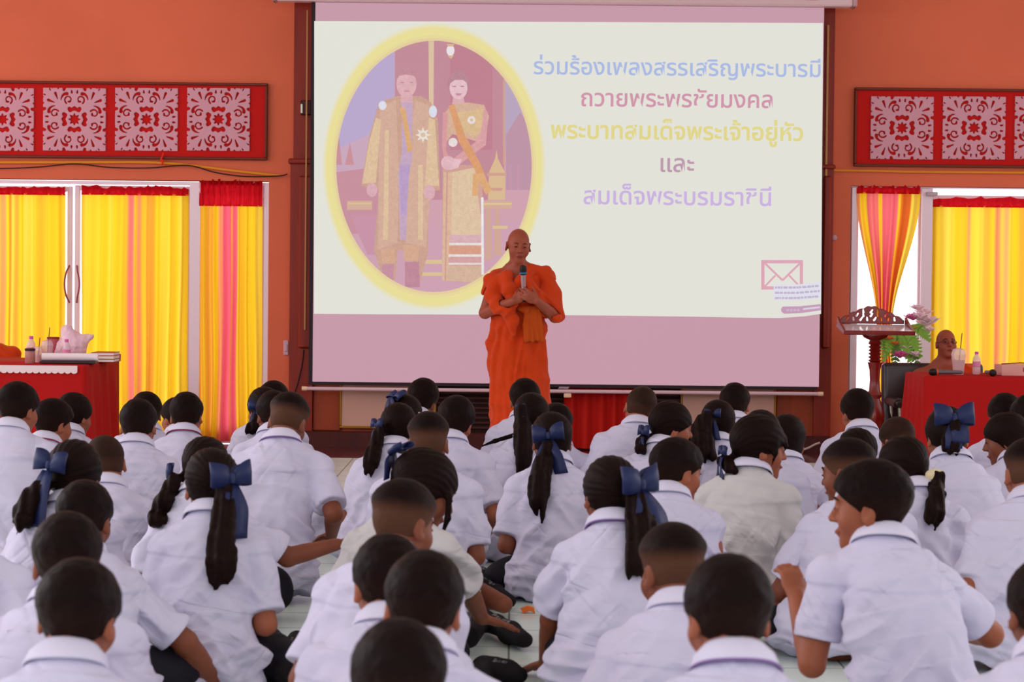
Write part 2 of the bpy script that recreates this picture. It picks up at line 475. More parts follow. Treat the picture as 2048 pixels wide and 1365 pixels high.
YELLOW = np.array([.93, .64, .020]); AMBER = np.array([.86, .40, .045]); PINK = np.array([.86, .11, .20]); RED = np.array([.66, .012, .022]); PALE = np.array([.95, .78, .12])
def curtain(label, px0, px1, pytop, pyhead, Y, pleats, stripes, seed, shape=None, sag=0.0, head_over=.0, loc_group='yellow curtains on the front doors'):
    rnd = np.random.RandomState(seed)
    x0 = at(px0, pytop + 60, Y)[0]; x1 = at(px1, pytop + 60, Y)[0]
    zt = at((px0 + px1) / 2, pytop, Y)[2]; zh = at((px0 + px1) / 2, pyhead, Y)[2]
    pleats = max(4, int(pleats * .62)); nu, nv = pleats * 20, 46
    u = np.linspace(0, 1, nu); v = np.linspace(0, 1, nv)
    ph = np.cumsum(rnd.uniform(.5, 1.5, nu)); ph = ph / ph[-1] * pleats * 2 * math.pi
    amp0 = .018 + .014 * np.interp(u, np.linspace(0, 1, 9), rnd.uniform(0, 1, 9))
    U, Vv = np.meshgrid(u, v)
    wid = x1 - x0
    xl = np.full(nv, x0); xr = np.full(nv, x1)
    if shape: 
        k = np.array([shape(t) for t in v]); xl = x0 + wid * k[:, 0]; xr = x0 + wid * k[:, 1]
    sx = wid * np.sin(ph)[None] * .006
    X = xl[:, None] + (xr - xl)[:, None] * U + sx + .010 * np.sin(3 * Vv * 2 + U * 9 + seed) * Vv
    ztop = zh + .012
    Z = ztop - (ztop - .03) * Vv
    dep = amp0[None] * np.sin(ph[None] + .5 * np.sin(Vv * 4 + seed)) * (.45 + .75 * Vv) * np.minimum(1.6, (wid / np.maximum(xr - xl, .05))[:, None])
    Yy = Y + dep
    base = np.tile(YELLOW, (nu, 1))
    n1 = np.interp(u, np.linspace(0, 1, 24), rnd.uniform(-1, 1, 24))
    base = np.where(n1[:, None] > 0, base + (PALE - base) * np.clip(n1[:, None], 0, 1) * .7, base + (AMBER - base) * np.clip(-n1[:, None], 0, 1) * .55)
    for (a, b, c, s) in stripes:
        wgt = sstep(a - .012, a + .012, u) * (1 - sstep(b - .012, b + .012, u)) * s
        base = base + (np.array(c)[None] - base) * wgt[:, None]
    Cc = np.tile(base[None], (nv, 1, 1)) 
    idx = np.arange(nu * nv).reshape(nv, nu)
    q = np.stack([idx[:-1, :-1], idx[1:, :-1], idx[1:, 1:], idx[:-1, 1:]], -1).reshape(-1, 4)
    root = empty('curtain', ((x0 + x1) / 2, Y, 0.0), label, 'curtain', loc_group)
    off = np.array([(x0 + x1) / 2, Y, 0.0])
    mesh_np('drape', np.stack([X, Yy, Z], -1).reshape(-1, 3) - off, q, m_cloth, root, attr={'Col': Cc.reshape(-1, 3)})
    # gathered red heading band on its rod
    nv2 = 9; vv = np.linspace(0, 1, nv2); U2, V2 = np.meshgrid(u, vv)
    rag = .014 * np.interp(u, np.linspace(0, 1, 30), rnd.uniform(-1, 1, 30)) - sag * np.sin(u * math.pi * 3 + seed)
    Z2 = (zt + rag[None]) * (1 - V2) + zh * V2
    X2 = xl[0] + (xr[0] - xl[0]) * U2 + .004 * np.sin(ph)[None]
    Y2 = Y - .012 + .016 * np.sin(ph * 1.7)[None] * (1 - .5 * V2) + .004 * rnd.uniform(-1, 1, U2.shape)
    idx = np.arange(nu * nv2).reshape(nv2, nu)
    q = np.stack([idx[:-1, :-1], idx[1:, :-1], idx[1:, 1:], idx[:-1, 1:]], -1).reshape(-1, 4)
    hc = np.tile(RED, (nu * nv2, 1)) * (.85 + .3 * rnd.uniform(0, 1, (nu * nv2, 1)))
    mesh_np('heading', np.stack([X2, Y2, Z2], -1).reshape(-1, 3) - off, q, m_cloth, root, attr={'Col': hc})
    zr = (zt + zh) / 2
    MB().tube([(x0 - off[0], .034, zr), (x1 - off[0], .034, zr)], .006, 8).build('curtain_rod', m_alu, root, True)
    return root
Yc = YW + .045
curtain('yellow curtain on the door leaf at far left behind the cluttered red table', -70, 131, 373, 390, Yc, 13,
        [(.36, .40, PINK, .5), (.44, .47, RED, .55), (.50, .53, AMBER, .8)], 3, sag=.006)
curtain('wide yellow curtain with a few pink folds, between the table and the side pane', 163, 377, 374, 391, Yc, 15,
        [(.44, .485, PINK, .8), (.53, .56, PINK, .55), (.60, .68, AMBER, .9)], 5, sag=.008)
curtain('yellow and pink curtain with a deep red top on the side pane', 398, 525, 361, 413, Yc - .03, 12,
        [(0, .09, AMBER, .6), (.13, .24, AMBER, .95), (.30, .38, PINK, .6), (.38, .60, PINK, .95), (.50, .54, AMBER, .8)], 8)
curtain('red and yellow curtain gathered to a waist behind the lectern', 1712, 1840, 373, 388, Yc - .03, 11,
        [(0, .05, PINK, .5), (.16, .34, PINK, .85), (.40, .66, PINK, .9), (.70, .86, RED, .75)], 11,
        shape=lambda t: (lambda s: (.34 * s, 1 - .40 * s))(sstep(0, .52, np.array(t)) - .55 * sstep(.56, 1, np.array(t))))
curtain('yellow curtain on the right door leaf, behind the seated monk', 1864, 2210, 397, 416, Yc, 20,
        [(.21, .225, PINK, .7), (.36, .40, PINK, .6), (.415, .44, PINK, .5), (.30, .34, AMBER, .7), (.5, .53, AMBER, .9)], 14, sag=.004)

# ------------------------------------------------------------------ wood surround behind the screen
col = MB()
bar(col, 588, -60, 626, 322, YW - .06, YW)
bar(col, 579, 322, 626, 870, YW - .09, YW, to_floor=True)
bar(col, 576, 317, 626, 328, YW - .12, YW, .01)
col.build('trim_1', m_maroon)['kind'] = 'structure'
pn = MB(); bar(pn, 597, 352, 628, 697, YW - .125, YW - .09, .012)
o = pn.build('trim_2', m_maroon); o['kind'] = 'structure'
bar(MB(), 610.5, 20, 613.5, 660, YW - .135, YW - .125).build('trim_3', m_gold)['kind'] = 'structure'
col = MB()
bar(col, 1630, -60, 1669, 335, YW - .06, YW)
bar(col, 1630, 335, 1664, 870, YW - .09, YW, to_floor=True)
bar(col, 1630, 329, 1672, 338, YW - .12, YW, .01)
col.build('trim_4', m_maroon)['kind'] = 'structure'
bar(MB(), 1650.5, 50, 1654.5, 640, YW - .105, YW - .09).build('trim_5', m_gold)['kind'] = 'structure'
pn = MB(); bar(pn, 1646, 352, 1661, 697, YW - .125, YW - .09, .012)
pn.build('trim_6', m_maroon)['kind'] = 'structure'
lo = MB(); bar(lo, 626, 700, 681, 862, YW - .05, YW, .006)
lo.build('trim_7', m_brownpanel)['kind'] = 'structure'
hi = MB(); bar(hi, 1553, 700, 1632, 874, YW - .05, YW, .006)
hi.build('trim_8', m_brownpanel)['kind'] = 'structure'
st = MB(); x0 = at(581, 870, YW)[0]; x1 = at(1657, 870, YW)[0]
st.box(x0, YW - .16, 0, x1, YW - .1, at(1100, 868, YW - .16)[2], .006)
st.build('baseboard_front', m_darkwood)['kind'] = 'structure'
# dark louvred front of the altar recess
lv = empty('trim_9', (0, 0, 0), kind='structure')
bk = MB(); bar(bk, 805, 640, 1370, 866, YW - .03, YW - .005); bk.build('recess_back', mat('recess_dark', '#2a0a08', rough=.7), lv)
zz = np.linspace(.16, .72, 15)
xa, xb = at(806, 800, YW)[0], at(1368, 800, YW)[0]
for z in zz:
    s = MB(); s.prism([(xa, z), (xb, z), (xb, z + .016), (xa, z + .016)], YW - .06, YW - .03); s.build('louvre_slat', m_darkwood, lv)
# dark tile border of the floor along the wall
yb = on_floor(1000, 920)[1]
MB().box(-9, yb, 0, xR + .2, YW, .006).build('trim_10', mat('maroon_border_tile', '#5e2026', rough=.15, spec=.5))['kind'] = 'structure'

def framed_board(label, px0, py0, px1, py1, Y, th=.03):
    x0, z0, x1, z1 = rect(px0, py0, px1, py1, Y)
    r = empty('whiteboard', ((x0 + x1) / 2, Y, z0), label, 'whiteboard')
    hw, h = (x1 - x0) / 2, z1 - z0
    MB().box(-hw + .015, 0, .015, hw - .015, th * .6, h - .015).build('panel', mat('pale_board', '#d6a290', rough=.35, spec=.4), r)
    f = MB(); f.box(-hw, -.008, 0, hw, th, .02, .006); f.box(-hw, -.008, h - .02, hw, th, h, .006)
    f.box(-hw, -.008, .02, -hw + .018, th, h - .02, .006); f.box(hw - .018, -.008, .02, hw, th, h - .02, .006)
    f.build('frame', mat('yellow_edge', '#a8741e', rough=.4), r)
    return r
framed_board('pale whiteboard with yellow edge below the left half of the screen', 680, 640, 873, 858, YW - .12)
framed_board('pale whiteboard with yellow edge below the right end of the screen', 1362, 640, 1553, 866, YW - .12)
# red cloth hanging under the screen
x0, z0, x1, z1 = rect(1128, 640, 1288, 893, YW - .2)
nu, nv = 90, 20; U, V_ = np.meshgrid(np.linspace(0, 1, nu), np.linspace(0, 1, nv))
X = x0 + (x1 - x0) * U; Z = .02 + (z1 - .02) * (1 - V_)
Yv = .03 * np.sin(U * 38 + .8 * np.sin(U * 9)) * (.6 + .4 * V_)
idx = np.arange(nu * nv).reshape(nv, nu)
q = np.stack([idx[:-1, :-1], idx[1:, :-1], idx[1:, 1:], idx[:-1, 1:]], -1).reshape(-1, 4)
o = mesh_np('red_curtain', np.stack([X - x0, Yv, Z], -1).reshape(-1, 3), q, mat('red_drape', '#c01408', rough=.8), loc=(x0, YW - .22, 0))
tag(o, 'pleated red curtain hanging below the middle of the screen', 'curtain')

# ------------------------------------------------------------------ projection screen
YS = 17.93
SB = .04
def slide_mat():
    m = bpy.data.materials.new('screen_glow_colours'); m.use_nodes = True
    nt = m.node_tree; b = nt.nodes['Principled BSDF']; a = nt.nodes.new('ShaderNodeAttribute'); a.attribute_name = 'Col'
    b.inputs['Base Color'].default_value = (SB, SB, SB, 1); b.inputs['Specular IOR Level'].default_value = 0; b.inputs['Roughness'].default_value = 1
    nt.links.new(a.outputs['Color'], b.inputs['Emission Color']); b.inputs['Emission Strength'].default_value = 1.0
    return m
m_slide = slide_mat()
m_brocade = slide_mat(); m_brocade.name = 'projected_brocade'
_nt = m_brocade.node_tree; _b = _nt.nodes['Principled BSDF']; _tc = _nt.nodes.new('ShaderNodeTexCoord')
_v = _nt.nodes.new('ShaderNodeTexNoise'); _v.inputs['Scale'].default_value = 34; _v.inputs['Detail'].default_value = 3; _v.inputs['Distortion'].default_value = 1.2
_mr = _nt.nodes.new('ShaderNodeMapRange'); _mr.inputs['From Min'].default_value = .32; _mr.inputs['From Max'].default_value = .68; _mr.inputs['To Min'].default_value = .93; _mr.inputs['To Max'].default_value = 1.07
_nt.links.new(_tc.outputs['Object'], _v.inputs['Vector']); _nt.links.new(_v.outputs['Fac'], _mr.inputs['Value']); _nt.links.new(_mr.outputs[0], _b.inputs['Emission Strength'])
AMB = np.array([.02, .015, .016])
def ecol(c): return np.maximum(np.array(lin(c)) - AMB, 0.0)
def mixc(a, b, t):
    a = np.array(lin(a)) ; b = np.array(lin(b)); return a * (1 - t) + b * t
x0, z0, x1, z1 = rect(620, -4, 1640, 783, YS)
scr = empty('projection_screen', ((x0 + x1) / 2, YS, z0), 'huge projection screen showing an oval portrait and lines of coloured writing', 'screen')
so = np.array([(x0 + x1) / 2, YS, z0])
bx = MB().box(x0 - so[0], 0, .03, x1 - so[0], .006, z1 - z0 + .1).build('black_border', mat('screen_black', '#2a1b22', rough=.7), scr)
fx0, fz0, fx1, fz1 = rect(628, 10, 1643, 769, YS)
flat_n = [0]
def flat(name, pieces, parent, base=1, m=None):
    """pieces: (colour, [(px,py)...]) drawn back to front on the screen cloth"""
    V = []; Fc = []; C = []
    for (c, pts) in pieces:
        flat_n[0] += 1
        y = YS - .001 - .0006 * base - .00006 * flat_n[0]
        n = len(V)
        for p in pts: V.append(at(p[0], p[1], y) - so); C.append(ecol(c) if isinstance(c, str) else c)
        Fc.append(list(range(n, n + len(pts))))
    return mesh_np(name, np.array(V), Fc, m or m_slide, parent, False, attr={'Col': np.array(C)})
sheet = MB().box(fx0 - so[0], -.001, fz0 - so[2], fx1 - so[0], .0, fz1 - so[2])
o = mesh_np('cloth', np.array(sheet.v), sheet.f, m_slide, scr, False, attr={'Col': np.tile(ecol('#c699a8'), (len(sheet.v), 1))})  # pink room light on the unprojected cloth is put in as glow
bot = [(628, 628), (760, 629), (900, 629.5), (1050, 630), (1250, 632), (1400, 634), (1500, 636), (1560, 636.5), (1610, 633), (1642.2, 628)]
slide = flat('slide', [('#e2e1d8', [(628.5, 42), (1646, 46)][::1] + bot[::-1])], scr)

def blob(cx, cy, rx, ry, n=28, a0=0): return [(cx + rx * math.cos(2 * math.pi * i / n + a0), cy + ry * math.sin(2 * math.pi * i / n + a0)) for i in range(n)]
OC, ORX, ORY = (868, 333), 216, 278
# soft yellow ring: concentric outlines blending into the white field
ring = []
for i, t in enumerate(np.linspace(0, 1, 7)):
    k = 1.045 - .05 * t
    ring.append((mixc('#e2e1d8', '#e8dc98', t) - AMB, blob(OC[0], OC[1], ORX * k, ORY * k, 72)))
flat('oval_frame', ring, slide)
for_in = blob(OC[0], OC[1], ORX * .915, ORY * .915, 72)
flat('oval_picture', [('#cf9fae', for_in),
    ('#b9a6cc', [(672, 300), (680, 250), (700, 195), (730, 145), (765, 108), (789, 92), (789, 262), (735, 300), (700, 292)]),
    ('#c9a6bb', [(672, 300), (735, 270), (789, 240), (789, 340), (672, 345)]),
    ('#c28a98', [(790, 88), (830, 78), (868, 76), (920, 84), (960, 105), (1000, 140), (1008, 150), (1008, 400), (790, 400)]),
    ('#bf8090', [(900, 82), (960, 105), (985, 128), (985, 300), (900, 300)]),
    ('#b8a4bd', [(1010, 150), (1040, 195), (1060, 250), (1066, 300), (1010, 300)]),
    ('#bd93a6', [(1012, 270), (1040, 225), (1060, 250), (1067, 330), (1066, 380), (1012, 380)]),
    ('#c78f9d', [(668, 345), (789, 330), (789, 470), (690, 470), (675, 420)]),
    ('#cda0b2', [(690, 470), (1050, 440), (1030, 490), (990, 545), (940, 580), (868, 587), (790, 575), (740, 540)]),
    ('#c892a6', [(700, 430), (760, 430), (760, 510), (735, 510)])], slide, 2)
flat('picture_pillar', [('#d9c0a0', [(857, 68), (868, 68), (867, 215), (858, 215)])], slide, 3)
flat('lantern_glass', [('#e8e0e4', blob(901, 101, 8, 11))], slide, 3)
flat('lantern_top', [('#d8b48c', [(893, 88), (909, 88), (906, 93), (896, 93)])], slide, 3)
flat('lantern_base', [('#d8b48c', [(895, 111), (908, 111), (902, 118)])], slide, 3)
flat('door_edge', [('#cfa08c', [(1006, 160), (1010, 160), (1010, 330), (1006, 330)])], slide, 3)
flat('left_stand', [('#d2ab9a', [(694, 402), (744, 402), (744, 420), (694, 420)])], slide, 3)
flat('left_stand_edge', [('#d9bb8e', [(696, 405), (743, 405), (743, 409), (696, 409)])], slide, 3)
flat('right_stand', [('#d2aa98', [(967, 402), (1024, 402), (1024, 418), (967, 418)])], slide, 3)
flat('right_stand_edge', [('#dcc294', [(968, 406), (1023, 406), (1023, 410), (968, 410)])], slide, 3)
flat('stand_leg', [('#d0a596', [(972, 418), (982, 418), (984, 520), (970, 520)])], slide, 3)
flat('stand_leg', [('#d0a596', [(990, 418), (998, 418), (1004, 510), (988, 510)])], slide, 3)
flat('golden_urn', [('#d9b890', [(976, 400), (978, 345), (990, 318), (993, 300), (996, 318), (1010, 345), (1010, 400)])], slide, 3)
flat('urn_band', [('#cfa090', [(974, 346), (1013, 346), (1013, 352), (974, 352)])], slide, 3)
flat('urn_band', [('#cf9c8e', [(980, 376), (1006, 376), (1003, 382), (984, 382)])], slide, 3)
flat('gilded_step', [('#d9bf92', [(830, 520), (886, 520), (886, 528), (830, 528)])], slide, 3)
flat('gilded_step', [('#d9bf92', [(826, 545), (886, 545), (886, 552), (826, 552)])], slide, 3)
flat('gilded_step', [('#d9bf92', [(985, 452), (1015, 452), (1015, 458), (985, 458)])], slide, 3)
flat('window_bar', [('#c493a8', [(1018, 330), (1024, 330), (1024, 380), (1018, 380)])], slide, 3)
flat('window_bar', [('#c493a8', [(1034, 330), (1040, 330), (1040, 380), (1034, 380)])], slide, 3)
flat('small_spire', [('#c98f98', [(668, 330), (676, 255), (684, 330)])], slide, 3)
flat('small_spire', [('#c98f98', [(690, 330), (700, 285), (708, 330)])], slide, 3)
GOLD = '#d2ab98'; GOLD2 = '#caa08e'; GOLD3 = '#dcbd9c'
flat('robed_man_figure', [
    (GOLD2, [(758, 205), (795, 192), (842, 192), (862, 205), (876, 240), (880, 380), (858, 384), (856, 505), (842, 560), (826, 560), (820, 500), (796, 500), (790, 560), (766, 560), (748, 500), (758, 380), (722, 372), (738, 275)]),
    (GOLD, [(760, 212), (792, 200), (797, 330), (795, 486), (756, 500), (757, 330)]),
    (GOLD, [(830, 200), (860, 212), (866, 330), (852, 495), (812, 486), (814, 330)]),
    (GOLD3, [(752, 235), (762, 240), (752, 365), (724, 368), (738, 285)]), (GOLD3, [(858, 235), (870, 240), (878, 372), (850, 372)]),
    (GOLD3, [(770, 260), (778, 260), (776, 480), (766, 480)]), (GOLD3, [(836, 330), (846, 330), (846, 480), (836, 480)]),
    ('#c3a5bd', [(803, 205), (826, 205), (824, 325), (818, 345), (812, 480), (800, 480), (796, 345), (804, 300)]),
    ('#b99cc4', [(799, 330), (820, 330), (812, 430), (802, 430)]),
    ('#d9a878', [(800, 215), (810, 215), (826, 300), (816, 306)]),
    ('#e6ddd2', [(846 + (16 if i % 2 == 0 else 8) * math.cos(i * math.pi / 8), 270 + (16 if i % 2 == 0 else 8) * math.sin(i * math.pi / 8)) for i in range(16)]),
    ('#d9bfa0', blob(846, 270, 5, 5, 12)),
    ('#dadbe8', blob(765, 211, 8, 9)), ('#dadbe8', blob(866, 223, 8, 12)),
    ('#d9aab4', blob(744, 380, 11, 14)), ('#d9aab4', blob(859, 385, 11, 15)),
    ('#d3a78e', [(762, 498), (790, 498), (790, 528), (764, 528)]), ('#d3a78e', [(806, 490), (838, 490), (836, 522), (808, 522)]),
    ('#c58f9f', [(764, 528), (788, 528), (786, 568), (764, 568)]), ('#bf8899', [(810, 524), (838, 524), (840, 575), (810, 575)]),
    ('#d9aab2', [(803, 185), (824, 185), (826, 205), (800, 205)]),
    ('#dcadb4', blob(813, 168, 20, 27)), ('#c08c96', [(793, 160), (795, 143), (806, 136), (822, 136), (832, 144), (833, 160), (828, 152), (812, 149), (798, 152)]),
    ('#c08c96', [(801, 164), (808, 164), (808, 166), (801, 166)]), ('#c08c96', [(819, 164), (826, 164), (826, 166), (819, 166)]), ('#c98f98', [(807, 181), (820, 181), (818, 184), (809, 184)])], slide, 5, m_brocade)
flat('dressed_woman_figure', [
    ('#cf9f94', [(885, 330), (962, 330), (968, 440), (964, 568), (884, 562)]),
    ('#dcc0a2', [(903, 345), (950, 335), (962, 440), (962, 470), (900, 470)]),
    ('#d8b498', [(887, 345), (905, 345), (900, 562), (884, 562)]), ('#cf9a92', [(893, 345), (896, 345), (892, 562), (889, 562)]),
    ('#d6adb4', [(900, 470), (962, 470), (963, 486), (899, 486)]), ('#e6dad6', [(899, 486), (963, 486), (963, 491), (899, 491)]),
    ('#d79c84', [(898, 493), (963, 493), (963, 507), (898, 507)]), ('#e6dad6', [(897, 509), (963, 509), (963, 514), (897, 514)]),
    ('#d2a0a4', [(897, 516), (963, 516), (963, 526), (897, 526)]), ('#e4d4d0', [(897, 526), (963, 526), (963, 530), (897, 530)]),
    ('#d3b09a', [(896, 532), (963, 532), (964, 566), (895, 562)]), ('#e8e2e4', [(962, 395), (967, 395), (968, 550), (963, 550)]),
    ('#d4ae96', [(890, 225), (905, 208), (935, 205), (968, 210), (978, 232), (972, 270), (950, 282), (905, 268), (892, 285)]),
    ('#d8b78e', [(915, 225), (965, 218), (970, 262), (952, 272), (915, 262)]),
    ('#d9a0a4', [(968, 215), (976, 225), (972, 290), (918, 330), (900, 336), (906, 318), (950, 285), (962, 262)]),
    ('#d79a9c', [(886, 225), (896, 225), (892, 300), (904, 330), (890, 330), (884, 290)]),
    ('#d99c70', [(897, 212), (908, 208), (930, 270), (962, 330), (978, 372), (968, 378), (950, 340), (918, 285)]),
    ('#dba878', [(946, 348), (966, 346), (984, 380), (972, 390), (958, 362), (956, 392), (944, 392)]),
    ('#e4d8d4', blob(943, 240, 8, 8)), ('#e4d8d4', blob(906, 285, 9, 9)), ('#d8b7a0', blob(943, 240, 3, 3, 10)),
    ('#e0b4bc', blob(896, 326, 14, 14)), ('#e3bac2', [(908, 318), (924, 318), (916, 336), (900, 340)]),
    ('#d9a9ae', [(907, 190), (926, 190), (930, 208), (904, 208)]),
    ('#b88694', blob(917, 168, 22, 26)), ('#e2bcc6', blob(917, 176, 18, 23)),
    ('#b88694', [(899, 168), (903, 155), (917, 150), (931, 155), (936, 168), (926, 160), (910, 160)]),
    ('#b4808e', [(905, 172), (912, 172), (912, 174), (905, 174)]), ('#b4808e', [(921, 172), (928, 172), (928, 174), (921, 174)]), ('#c98794', [(910, 187), (924, 187), (920, 191), (914, 191)])], slide, 6, m_brocade)

rim = []
for k0, k1, t in ((.905, .925, .6), (.925, .945, .85), (.945, 1.0, 1.0)):
    for i in range(96):
        a0, a1 = 2 * math.pi * i / 96, 2 * math.pi * (i + 1) / 96
        rim.append((mixc('#d9b4a4', '#e8dc98', t) - AMB, [(OC[0] + ORX * k * math.cos(a), OC[1] + ORY * k * math.sin(a)) for k, a in ((k0, a0), (k1, a0), (k1, a1), (k0, a1))]))
flat('oval_rim', rim, slide, 7)
def text_line(s, px0, px1, py_base, color, bold=.012):
    c = bpy.data.curves.new('text_line', 'FONT'); c.body = s; c.offset = bold
    o = bpy.data.objects.new('tmp_text', c); COL.objects.link(o)
    dg = bpy.context.evaluated_depsgraph_get(); me = bpy.data.meshes.new_from_object(o.evaluated_get(dg))
    bpy.data.objects.remove(o); bpy.data.curves.remove(c)
    n = len(me.vertices); co = np.zeros(n * 3, np.float32); me.vertices.foreach_get('co', co); co = co.reshape(-1, 3)
    a, b = co[:, 0].min(), co[:, 0].max()
    flat_n[0] += 1
    y = YS - .006
    A = at(px0, py_base, y); B = at(px1, py_base, y)
    k = (B[0] - A[0]) / (b - a)
    V = np.stack([A[0] + (co[:, 0] - a) * k, np.full(n, y), (A[2] + B[2]) / 2 + co[:, 1] * k], 1) - so
    me.vertices.foreach_set('co', V.astype(np.float32).ravel())
    me.materials.clear(); me.materials.append(m_slide)
    at_ = me.attributes.new('Col', 'FLOAT_COLOR', 'POINT'); e = ecol(color)
    at_.data.foreach_set('color', np.tile(np.array([*e, 1], np.float32), n))
    me.update()
    return link(bpy.data.objects.new('text_line', me), slide)
tag(text_line('ร่วมร้องเพลงสรรเสริญพระบารมี', 1067, 1641, 151, '#a9b8e2'), 'pale blue line of writing')
tag(text_line('ถวายพระพรชัยมงคล', 1162, 1545, 214, '#cf93a9'), 'pink line of writing')
tag(text_line('พระบาทสมเด็จพระเจ้าอยู่หัว', 1101, 1606, 279, '#e0d488', .02), 'yellow line of writing')
tag(text_line('และ', 1321, 1388, 344, '#bd97ad'), 'short mauve word')
tag(text_line('สมเด็จพระบรมราชินี', 1167, 1542, 410, '#c9b0e0'), 'lilac line of writing')
def quadline(x0, y0, x1, y1, w):
    dx, dy = x1 - x0, y1 - y0; l = math.hypot(dx, dy); nx, ny = -dy / l * w / 2, dx / l * w / 2
    return [(x0 + nx, y0 + ny), (x1 + nx, y1 + ny), (x1 - nx, y1 - ny), (x0 - nx, y0 - ny)]
EP = '#dda3b4'
flat('envelope_icon', [(EP, [(1522.5, 520.5), (1606, 520.5), (1606, 527), (1522.5, 527)]), (EP, [(1522.5, 573), (1606, 573), (1606, 579.5), (1522.5, 579.5)]),
    (EP, [(1522.5, 527), (1529, 527), (1529, 573), (1522.5, 573)]), (EP, [(1599.5, 527), (1606, 527), (1606, 573), (1599.5, 573)]),
    (EP, quadline(1530, 527, 1565, 561, 4)), (EP, quadline(1565, 561, 1600, 527, 4)), (EP, quadline(1529, 574, 1551, 551, 3.6)), (EP, quadline(1600, 574, 1578, 551, 3.6))], slide, 5)
nb = [('#dedded', [(1547.5, 569), (1580, 570), (1610, 568), (1642, 564), (1642, 596), (1610, 600), (1580, 601.5), (1547.5, 600.5)])]
rng = random.Random(4)
for row in range(3):
    x = 1550.0
    while x < 1636:
        wd = rng.uniform(3, 9); yy = 573.5 + row * 10.5 - max(0, x - 1590) * .075
        nb.append(('#c2b3c6', [(x, yy), (x + wd, yy - .2), (x + wd, yy + 4), (x, yy + 4.2)])); x += wd + rng.uniform(.8, 2.2)
flat('pasted_note', nb, slide, 6)
pl = [('#c59ab8', [(1566, 613.5), (1600, 613), (1642, 608.5), (1642, 621), (1600, 627), (1568, 628), (1563, 624), (1562, 620), (1563, 616)])]
for x in (1573, 1580, 1587, 1594): pl.append(('#cfb0c8', [(x, 618), (x + 5, 618), (x + 5, 623), (x, 623)]))
pl.append(('#dcd0e0', [(1606, 617), (1640, 613), (1640, 616.5), (1606, 620.5)]))
flat('purple_tab', pl, slide, 6)
# casing, bottom bar
cx0, cz0, cx1, cz1 = rect(553, -34, 1704, 9.5, YS)
cs = MB().box(cx0 - so[0], -.09, cz0 - so[2], cx1 - so[0], .06, cz1 - so[2], .012).build('casing', mat('white_screen_casing', '#e0bcc2', rough=.35), scr)
ec = MB(); ec.box(cx1 - so[0] - .004, -.1, cz0 - so[2] - .004, cx1 - so[0] + .03, .07, cz1 - so[2] + .01, .01); ec.build('casing_end', mat('casing_end_cap', '#c0969f', rough=.4), scr)
ec = MB(); ec.box(cx0 - so[0] - .03, -.1, cz0 - so[2] - .004, cx0 - so[0] + .004, .07, cz1 - so[2] + .01, .01); ec.build('casing_end', MATS['casing_end_cap'], scr)
lx0, lz0, lx1, lz1 = rect(1608, -8, 1633, 3, YS)
MB().box(lx0 - so[0], -.094, lz0 - so[2], lx1 - so[0], -.09, lz1 - so[2]).build('red_label', mat('red_sticker', '#c8283c'), scr)
bx0, bz0, bx1, bz1 = rect(609, 779.5, 1641, 786.5, YS)
MB().tube([(bx0 - so[0], -.01, (bz0 + bz1) / 2 - so[2]), (bx1 - so[0], -.01, (bz0 + bz1) / 2 - so[2])], .015, 12).build('bottom_bar', mat('pale_bar', '#d9b6be', rough=.4), scr, True)
for xx in (bx0, bx1):
    MB().tube([(xx - so[0] - .02, -.01, (bz0 + bz1) / 2 - so[2]), (xx - so[0] + .02, -.01, (bz0 + bz1) / 2 - so[2])], .018, 12).build('end_cap', mat('cream_cap', '#f0c8a8', rough=.4), scr, True)
px = at(1135, 792, YS)
MB().box(px[0] - so[0] - .03, -.02, px[2] - so[2] - .015, px[0] - so[0] + .03, .0, px[2] - so[2] + .02, .006).build('pull_tab', MATS['cream_cap'], scr)
lx0, lz0, lx1, lz1 = rect(1116, 774, 1139, 778, YS)
MB().prism([(lx0 - so[0], lz0 - so[2]), (lx1 - so[0] - .012, lz0 - so[2]), (lx1 - so[0], lz1 - so[2]), (lx0 - so[0] + .012, lz1 - so[2])], -.004, 0).build('maker_plate', mat('grey_plate', '#a08a94', rough=.4), scr)

